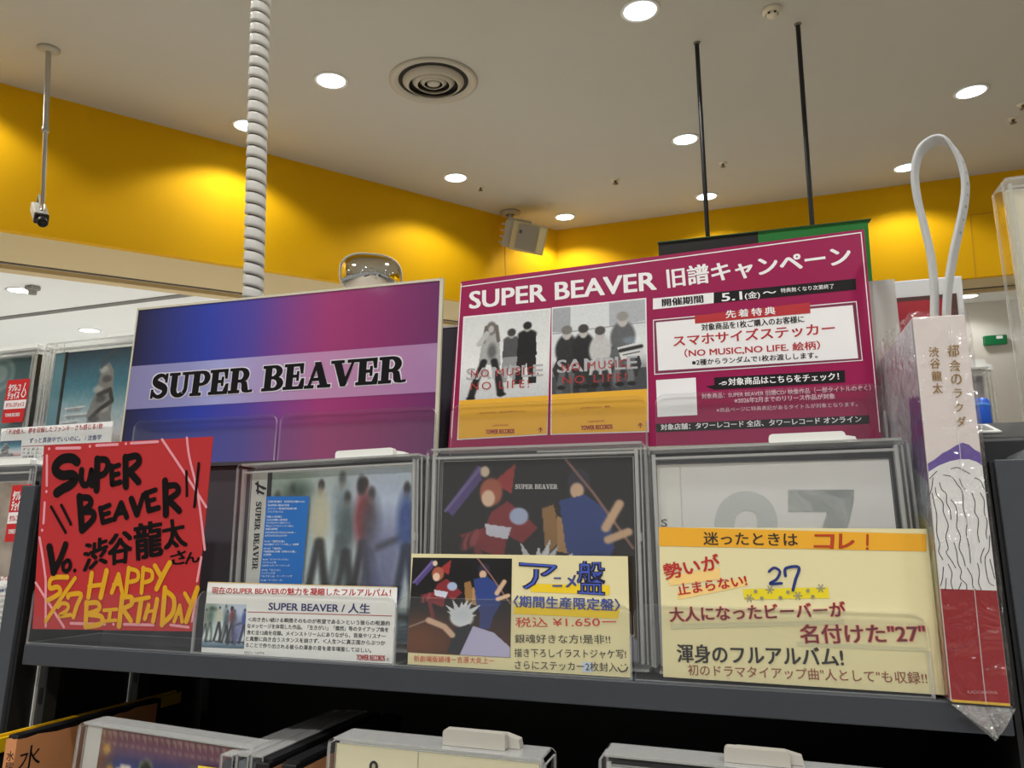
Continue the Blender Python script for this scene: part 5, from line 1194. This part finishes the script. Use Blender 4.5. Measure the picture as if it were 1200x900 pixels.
# ------------------------------------------------------------------ right bay
ZF, ZB = lp_(1150, 512, .026)[1], lp_(1150, 496, .070)[1]       # front edge and rear edge of the sloping top
t = Thing('player_unit', 'low black unit with a white recess on the shelf right of the book', 'player', leaning(.6430, .026, .1198))
zf, zb2 = ZF - .1198, ZB - .1198
prof = [(0, 0), (.33, 0), (.33, zb2), (.044, zb2), (.002, zf), (0, zf - .002)]
b = MB(); n_p = len(prof); b.add([(0, y, z) for y, z in prof] + [(.33, y, z) for y, z in prof], [tuple(range(n_p - 1, -1, -1)), tuple(range(n_p, 2 * n_p))] + [(k, (k + 1) % n_p, (k + 1) % n_p + n_p, k + n_p) for k in range(n_p)])
hsg = b.build('housing', mat('unit_black', (26, 27, 30), .45, noise=.1, nscale=200), t, bevel=.0008)
sl = math.atan2(zb2 - zf, .042); TS = Matrix.Translation((0, .002, zf)) @ Matrix.Rotation(sl, 4, 'X')
xr0 = t.px(1163, 502, .02)[0]
b = MB(); b.box(.0006, max(.012, xr0 + .002), .010, .034, .0001, .0014); b.xf(TS); hx = b.build('recess_frame', M_WHITE, hsg, bevel=.0004)
b = MB(); b.box(.0022, max(.0100, xr0 - .001), .014, .030, .0014, .0016); b.xf(TS); b.build('recess', mat('recess_grey', (150, 148, 140), .5), t)
t = Thing('flat_case', 'grey clear plastic case lying flat at the right picture edge', 'plastic case', leaning(.650, .002, .1198))
b = MB(); b.prism([(0, 0), (.15, 0), (.15, .0155), (.022, .0125), (.004, .004)], 0, .022); b.build('lid', clear('lid_grey', tint=(.6, .62, .62), gloss=.08, edge=.4, milk=.4, milkcol=(.35, .37, .38)), t)
b = MB(); b.box(.002, .14, .002, .020, .0003, .0018); b.build('base', mat('base_grey', (96, 100, 102), .5), t)
kx, kz = lp_(1171, 209, .074)
KR = keeper('tall clear case with a cream card at the right picture edge', kx, .074, ZB + .0002, .150, kz - ZB, .020, -.3, None, 'clear security keepers')
RC2 = Thing('cream_insert', 'plain cream card inside the tall clear case at the right edge', 'card', leaning(kx + .0028, .0772, ZB + .003, -.3))
b = MB(); b.box(0, .140, 0, .004, 0, kz - ZB - .0105); b.build('sheet', mat('insert_cream', (214, 208, 186), .6), RC2)
b = MB(); b.box(.0008, .1392, -.0003, 0, kz - ZB - .0116, kz - ZB - .0108); b.build('white_edge', M_WH, RC2)
bx0, bz0 = lp_(1134, 431, .27); bx1, _ = lp_(1166, 428, .27)
KB = keeper('small clear grey case with a white lock behind the blue bottle cap', bx0 - .02, .27, ZB + .0002, bx1 - bx0 + .018, bz0 - ZB, .03, 0, (.022, .037), 'clear security keepers', lockh=.009)
b = MB(); b.box(.004, bx1 - bx0 + .014, .008, .022, .002, bz0 - ZB - .004); b.build('grey_filler', mat('filler_grey', (150, 146, 150), .6, noise=.12, nscale=60), KB)
cx_, cz_ = lp_(1150, 496, .084)
t = Thing('bottle_cap', 'bright blue screw cap on the black unit right of the book', 'cap', leaning(cx_ - .0005, .084, ZB + .0002))
b = MB(); b.lathe([(.0005, 0), (.0062, 0), (.0066, .001), (.0066, .0150), (.0056, .0172), (.0005, .0176)], n=36); b.build('shell', mat('cap_blue', (24, 84, 190), .35), t)
b = MB(); b.lathe([(.0067, .0118), (.0069, .0122), (.0069, .0136), (.0067, .0140)], n=36); b.build('rim_band', mat('cap_pale', (70, 130, 214), .3), t)

# poster stand, exit sign and mall sign far behind
YP = 2.3
p0, p1 = on_y(1030, 332, YP), on_y(1127, 323, YP)
t = Thing('poster_stand', 'white framed poster with a red picture standing behind the book', 'poster', Matrix.Translation((p1.x, YP, 0)))
w_, zt = .42, p1.z
b = MB(); b.box(-w_, 0, 0, .03, zt - .66, zt); fr_ = b.build('frame', mat('frame_white', (234, 236, 238), .4), t, bevel=.003)
q0 = on_y(1120, 344, YP).z
b = MB(); b.box(-w_ + .02, -.018, -.004, 0, zt - .62, q0, 0); b.build('inner_border', mat('border_brown', (92, 62, 58), .5), fr_)
def cv_red(n=60):
    c = Canvas(n, int(n * 1.4), (170, 44, 56)); c.noise(14, 8, 8)
    c.ell(.45, .2, .2, .08, (236, 206, 206), .2, .8); c.ell(.45, .2, .12, .045, (176, 50, 60), .2, .9); c.line([(.1, .14), (.3, .16)], .02, (236, 200, 200)); c.line([(.65, .2), (.9, .17)], .02, (214, 130, 130)); c.poly([(.5, .25), (.9, .2), (.9, .35), (.5, .4)], (200, 80, 60)); return c
picture(cv_red(), [(-w_ + .035, q0 - .012), (-.033, q0 - .012), (-.033, zt - .60), (-w_ + .035, zt - .60)], -.0045, fr_, 'poster_picture')
for x in (-w_ + .05, -.05):
    b = MB(); b.tube([(x, .02, .02), (x, .02, zt - .64)], .012); b.build('leg', M_STEEL, t)
b = MB(); b.box(-w_, 0, -.15, .18, 0, .02); b.build('base', M_STEEL, t, bevel=.004)
wy = w0.y - .12
e0, e1 = on_y(1153.5, 393.5, wy), on_y(1171, 403.5, wy)
t = Thing('exit_sign', 'small green and white sign on the pale wall right of the book', 'sign', Matrix.Translation((e0.x, wy, e1.z)))
ew, eh = e1.x - e0.x + .06, e0.z - e1.z
b = MB(); b.box(0, ew, 0, .05, 0, eh); b.build('box', mat('exit_green', (0, 112, 62), .5), t, bevel=.006)
b = MB(); b.box(ew * .52, ew * .80, -.002, 0, eh * .6, eh * .9); b.build('white_field', M_WH, t)
f0 = on_y(1157, 406, wy); f1 = on_y(1169, 432, wy)
t = Thing('wall_poster', 'small colourful poster on the pale wall under the green sign', 'poster', Matrix.Translation((f0.x, wy + .09, f1.z)))
c = Canvas(24, 40, (150, 70, 90)); c.noise(70, 5, 5); c.c[..., 2] += 40
b = MB(); b.box(-.01, f1.x - f0.x + .01, 0, .008, -.01, f0.z - f1.z + .01); b.build('board', M_WHITE, t)
picture(c, [(0, f0.z - f1.z), (f1.x - f0.x, f0.z - f1.z), (f1.x - f0.x, 0), (0, 0)], -.001, t)
YM = 4.9; m0, m1 = on_y(219, 343, YM), on_y(300, 360, YM)
t = Thing('mall_sign', 'teal sign hanging from the mall ceiling beyond the soffit, above the gradient board', 'sign', Matrix.Translation((m0.x, YM, m1.z)))
b = MB(); b.box(0, m1.x - m0.x, 0, .06, 0, m0.z - m1.z); b.build('panel', mat('mall_teal', (120, 186, 186), .5), t)
b = MB(); b.prism([(.02, .01), (.12, .01), (.06, m0.z - m1.z - .01)], -.004, 0); b.build('panel_mark', mat('mall_teal_dark', (60, 140, 146), .5), t)
for x in (.1, m1.x - m0.x - .1):
    b = MB(); b.tube([(x, .03, m0.z - m1.z), (x, .03, zc - m1.z)], .008); b.build('hanger', M_STEEL, t)

# ------------------------------------------------------------------ lower shelf
TB = -.1775
G_L = 'keepers on the lower shelf'
x0_, z0_ = lp_(86, 845, -.020)
LK1 = keeper('clear keeper on the lower shelf over the colourful navy CD', x0_, -.020, TB + .0056, .1385, z0_ - TB - .0056, .020, -2.2, None, G_L, inner=False)
def cv_ornate(n=110):
    c = Canvas(n, n, (40, 52, 110)); c.Y = c.Y * 1.9; c.vgrad([(0, (110, 40, 60)), (.08, (100, 50, 84)), (.17, (44, 62, 128)), (2, (50, 60, 120))])
    c.mix(np.clip((c.X - .8) * 6, 0, 1) * .8, (110, 44, 56)); c.mix(np.clip((.14 - c.X) * 8, 0, 1) * .9, (126, 76, 44))
    for k in range(24): c.line([(k / 24, .02), (k / 24 + .02, .02), (k / 24 + .02, .045), (k / 24 + .035, .045)], .004, (150, 130, 110), .3, .8); c.line([(k / 24 + .01, .07), (k / 24 + .03, .07)], .004, (150, 120, 110), .3, .6)
    for x, y in ((.05, .1), (.09, .2), (.04, .28), (.93, .2), (.9, .27), (.95, .33)): c.ell(x, y, .025, .025, (196, 150, 60), .4)
    for x, y, r in ((.68, .26, .09), (.8, .2, .085), (.74, .34, .07)): c.ell(x, y, r, r, (176, 186, 150), .06); c.ell(x, y, r * .8, r * .8, (60, 72, 130), .06)
    c.ell(.73, .42, .06, .06, (206, 150, 120), .15)
    for a, b_ in (((.34, .17), (.42, .44)), ((.66, .17), (.5, .44))):
        c.line([a, b_], .045, (150, 170, 100), .3); c.line([a, b_], .036, (24, 22, 24), .2); c.line([((a[0] * .6 + b_[0] * .4), a[1] * .6 + b_[1] * .4), b_], .018, (214, 130, 120), .3)
    for k in range(10): a = 2 * math.pi * k / 10; c.ell(.2 + .055 * math.cos(a), .24 + .055 * math.sin(a), .025, .025, (226, 214, 206), .3)
    c.ell(.2, .24, .03, .03, (180, 60, 60), .3); c.ell(.18, .4, .085, .11, (230, 206, 196), .15); c.ell(.19, .38, .05, .06, (196, 80, 70), .4)
    c.line([(.04, .26), (.12, .3), (.1, .42)], .01, (190, 200, 190)); c.line([(.28, .3), (.32, .4), (.42, .42)], .01, (190, 200, 170)); c.ell(.5, .42, .2, .02, (90, 130, 100), .6, .5); c.ell(.28, .2, .012, .012, (240, 240, 220), .3)
    return c.noise(9, 2, 2)
hL = z0_ - TB - .0056
LD1 = jewel('compact_disc', 'colourful navy CD with gold ornaments and two dark ears, on the lower shelf', leaning(x0_ + .0048, -.0172, TB + .0076, -2.2), .1285, hL - .0036, 'CDs on the lower shelf', M_TRAYW)
hD = hL - .0036
b = MB(); b.box(.0003, .0125, .0002, .0008, .0006, hD - .0006); b.build('spine_strip', mat('spine_ivory', (206, 204, 200), .4), LD1)
picture(cv_ornate(), [(.0128, hD - .001), (.1275, hD - .001), (.1275, .001), (.0128, .001)], .0004, LD1.sheet, 'cover_picture')
b = MB()
sx, sz = lp_(238, 896, -.0206); b = MB(); Lq = [LK1.px(u, v, -.0003) for u, v in ((232, 897), (262, 901), (261, 915), (231, 911))]; b.poly(Lq, -.0003)
b.build('yellow_sticker', mat('sticker_yellow', (232, 208, 60), .5), LK1, label='small yellow sticker')
# cases filed with their spines forward
def filed(name, label, u, v, d0, w, depth, mats_, skew=0.0, group='filed CD cases on the lower shelf'):
    x, z = lp_(u, v, d0)
    t = Thing(name, label, 'CD case', leaning(x, d0, TB, 0, skew), group); h = z - TB
    return t, h
for i, (u, v, lab) in enumerate(((258, 884, 'clear filed case with a red price sticker, next to the colourful navy CD'), (276, 884, 'clear filed case between the red-stickered case and the last clear one'), (293, 885, 'clear filed case touching the black filed cases'))):
    t, h = filed('clear_case', lab, u, v, -.030, .0092, .13, None)
    b = MB(); b.box(0, .0088, 0, .0012, 0, h, 0, rim=1); b.box(0, .0012, .0012, .13, 0, h, 0, rim=1); b.box(.0076, .0088, .0012, .13, 0, h, 0, rim=1); b.box(.0012, .0076, .0012, .13, h - .0012, h, 1); b.build('shell', [M_KEEP, M_KRIM], t)
    b = MB(); b.box(.0016, .0072, .0016, .126, .002, h - .004, 0); b.build('insert', mat('insert_%d' % i, ((70, 74, 80), (96, 104, 112), (58, 60, 64))[i], .5), t)
    if i == 0:
        b = MB(); b.box(.0004, .0084, -.0004, 0, h - .026, h - .0105); s_o = b.build('red_sticker', M_STK, t)
        b = MB(); text_local(b, -.0006, '見本品', (.0010, h - .0175), (.0078, h - .0175), .0028, 0, .03); b.build('sticker_lettering', M_STW, s_o)
for u, v, lab in ((299, 893, 'black filed case right of the clear cases'), (330, 895, 'black filed case beside the cream CD, with a brown side')):
    t, h = filed('black_case', lab, u, v, -.031, .0102, .15, None)
    b = MB(); b.box(0, .0098, 0, .142, 0, h); b.build('shell', M_BLACK, t, bevel=.0008)
    b = MB(); b.box(.0006, .0092, .004, .136, h, h + .0012); b.build('top_ridge', mat('ridge_black', (32, 32, 34), .3), t)
    b = MB(); b.box(.0099, .0103, .002, .10, .0, h - .0035); b.build('side_sleeve', mat('kraft_brown', (176, 122, 82), .6, noise=.04, nscale=90), t)
# brown sleeved case
t, h = filed('sleeved_case', 'black case in a torn brown card sleeve, right of the yellow divider', 9, 861, -.031, .01, .13, None)
b = MB(); b.box(.0004, .0086, .0004, .13, 0, h); b.build('shell', M_BLACK, t, bevel=.0006)
M_KRAFT = mat('kraft_orange', (196, 132, 84), .65, noise=.05, nscale=70)
b = MB(); b.prism([(0, 0), (.0092, 0), (.0092, h - .0018), (.006, h - .0026), (.003, h - .0020), (0, h - .0026)], -.0004, .0002)
pts = [(0, 0), (.125, 0)] + [(.125 - .125 * k / 16, h - .002 - .0022 * rng.random()) for k in range(17)]
i0 = len(b.v); b.prism(pts, -.0093, -.0088); b.xf(Matrix.Rotation(math.pi / 2, 4, 'Z'), i0); slv = b.build('paper_sleeve', M_KRAFT, t)
b = MB(); glyph_box(b, t, -.0006, '水', [(8, 880), (17, 880), (16, 892), (7, 892)], 0, .0); glyph_box(b, t, -.0006, '曜', [(7, 893.5), (16, 893.5), (15, 905), (6, 905)], 0, .0)
i0 = len(b.v); text_local(b, -.0096, '水', (.0030, h - .0235), (.0195, h - .0235), .0150, 0, .0); b.xf(Matrix.Rotation(math.pi / 2, 4, 'Z'), i0)
b.build('sleeve_lettering', M_INK, slv)
# yellow divider
xy, zy = lp_(0, 866, -.025); xe, ze = lp_(207, 822, .15)
t = Thing('yellow_divider', 'long yellow plastic index divider reaching deep into the lower shelf', 'divider', leaning(.0065, -.025, TB))
hy = zy - TB
M_YP = mat('divider_yellow', (226, 184, 20), .4); 
b = MB(); b.box(0, .0085, 0, .178, hy - .0105, hy - .0030); bar = b.build('top_bar', M_YP, t, bevel=.0006)
b = MB(); b.box(0, .0026, 0, .178, hy - .0030, hy); b.box(.0058, .0085, 0, .178, hy - .0030, hy - .001); b.build('bar_ridge', M_YP, bar)
b = MB(); b.box(0, .0085, 0, .004, 0, hy - .0085); b.build('front_upright', M_YP, t)
b = MB(); b.box(.003, .0055, .004, .12, 0, hy - .0105); b.build('inner_plate', M_DARK, t)
# keepers at the right
_white = M_WHITE; M_WHITE = mat('lock_shaded', (176, 172, 162), .5)  # lower locks: white plastic with the shelf's shade mixed into the colour
x0_, z0_ = lp_(383, 864, -.035); x1_, _ = lp_(638, 886, -.035)
LK2 = keeper('clear keeper with a white lock painted in grey shade over the cream CD on the lower shelf', x0_, -.035, TB, x1_ - x0_, z0_ - TB, .024, -.3, (.068, .1045), G_L, lockh=.0085, inner=False)
LD2 = jewel('compact_disc', 'cream CD with a tiny black round emblem, on the lower shelf', leaning(x0_ + .004, -.0318, TB + .002, -.3), x1_ - x0_ - .008, z0_ - TB - .0050, 'CDs on the lower shelf', M_TRAYW)
h2 = z0_ - TB - .0050; w2 = x1_ - x0_ - .008
b = MB(); b.box(.0003, w2 - .0003, -.0001, .0008, .0004, h2 - .0004); fr2 = b.build('cover_sheet', mat('cd_cream', (228, 222, 190), .5), LD2)
b = MB(); ex_, ez_ = .0245, h2 - .0105
b.add([(ex_ + .0028 * math.cos(a), -.0003, ez_ + .0030 * math.sin(a)) for a in [2 * math.pi * k / 24 for k in range(24)]], [tuple(range(24))], 0)
b.add([(ex_ + .0011 * math.cos(a), -.0004, ez_ + .0016 * math.sin(a)) for a in [2 * math.pi * k / 16 for k in range(16)]], [tuple(range(16))], 1)
ribbon(b, [(ex_ - .005, ez_ - .0048), (ex_ + .005, ez_ - .0048)], .0004, -.0003); ribbon(b, [(.0515, .001), (.0515, h2 - .001)], .0006, -.0003, 1); b.build('emblem', [M_INK, mat('emblem_line', (176, 170, 140), .5)], fr2)
x0_, z0_ = lp_(699, 883, -.030)
LK3 = keeper('clear keeper with a wide white lock painted in grey shade on the lower shelf under the yellow cards', x0_, -.030, TB, .146, z0_ - TB, .024, -.4, (.063, .0945), G_L, lockh=.0072)
b = MB(); b.box(.005, .141, .006, .016, .002, z0_ - TB - .0065); b.build('dark_insert', mat('insert_dark', (40, 38, 40), .5), LK3)
x0_ = x0_ + .1485
LK4 = keeper('clear keeper with a small white lock, rightmost on the lower shelf', x0_, -.030, TB, .10, z0_ - TB - .006, .024, -.4, None, G_L)
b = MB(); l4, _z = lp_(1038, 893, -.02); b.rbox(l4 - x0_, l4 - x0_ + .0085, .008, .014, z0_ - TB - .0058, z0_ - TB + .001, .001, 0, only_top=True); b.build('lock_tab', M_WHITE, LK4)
b = MB(); b.box(.005, .095, .006, .016, .002, z0_ - TB - .0125); b.build('dark_insert', mat('insert_dark', (40, 38, 40), .5), LK4)
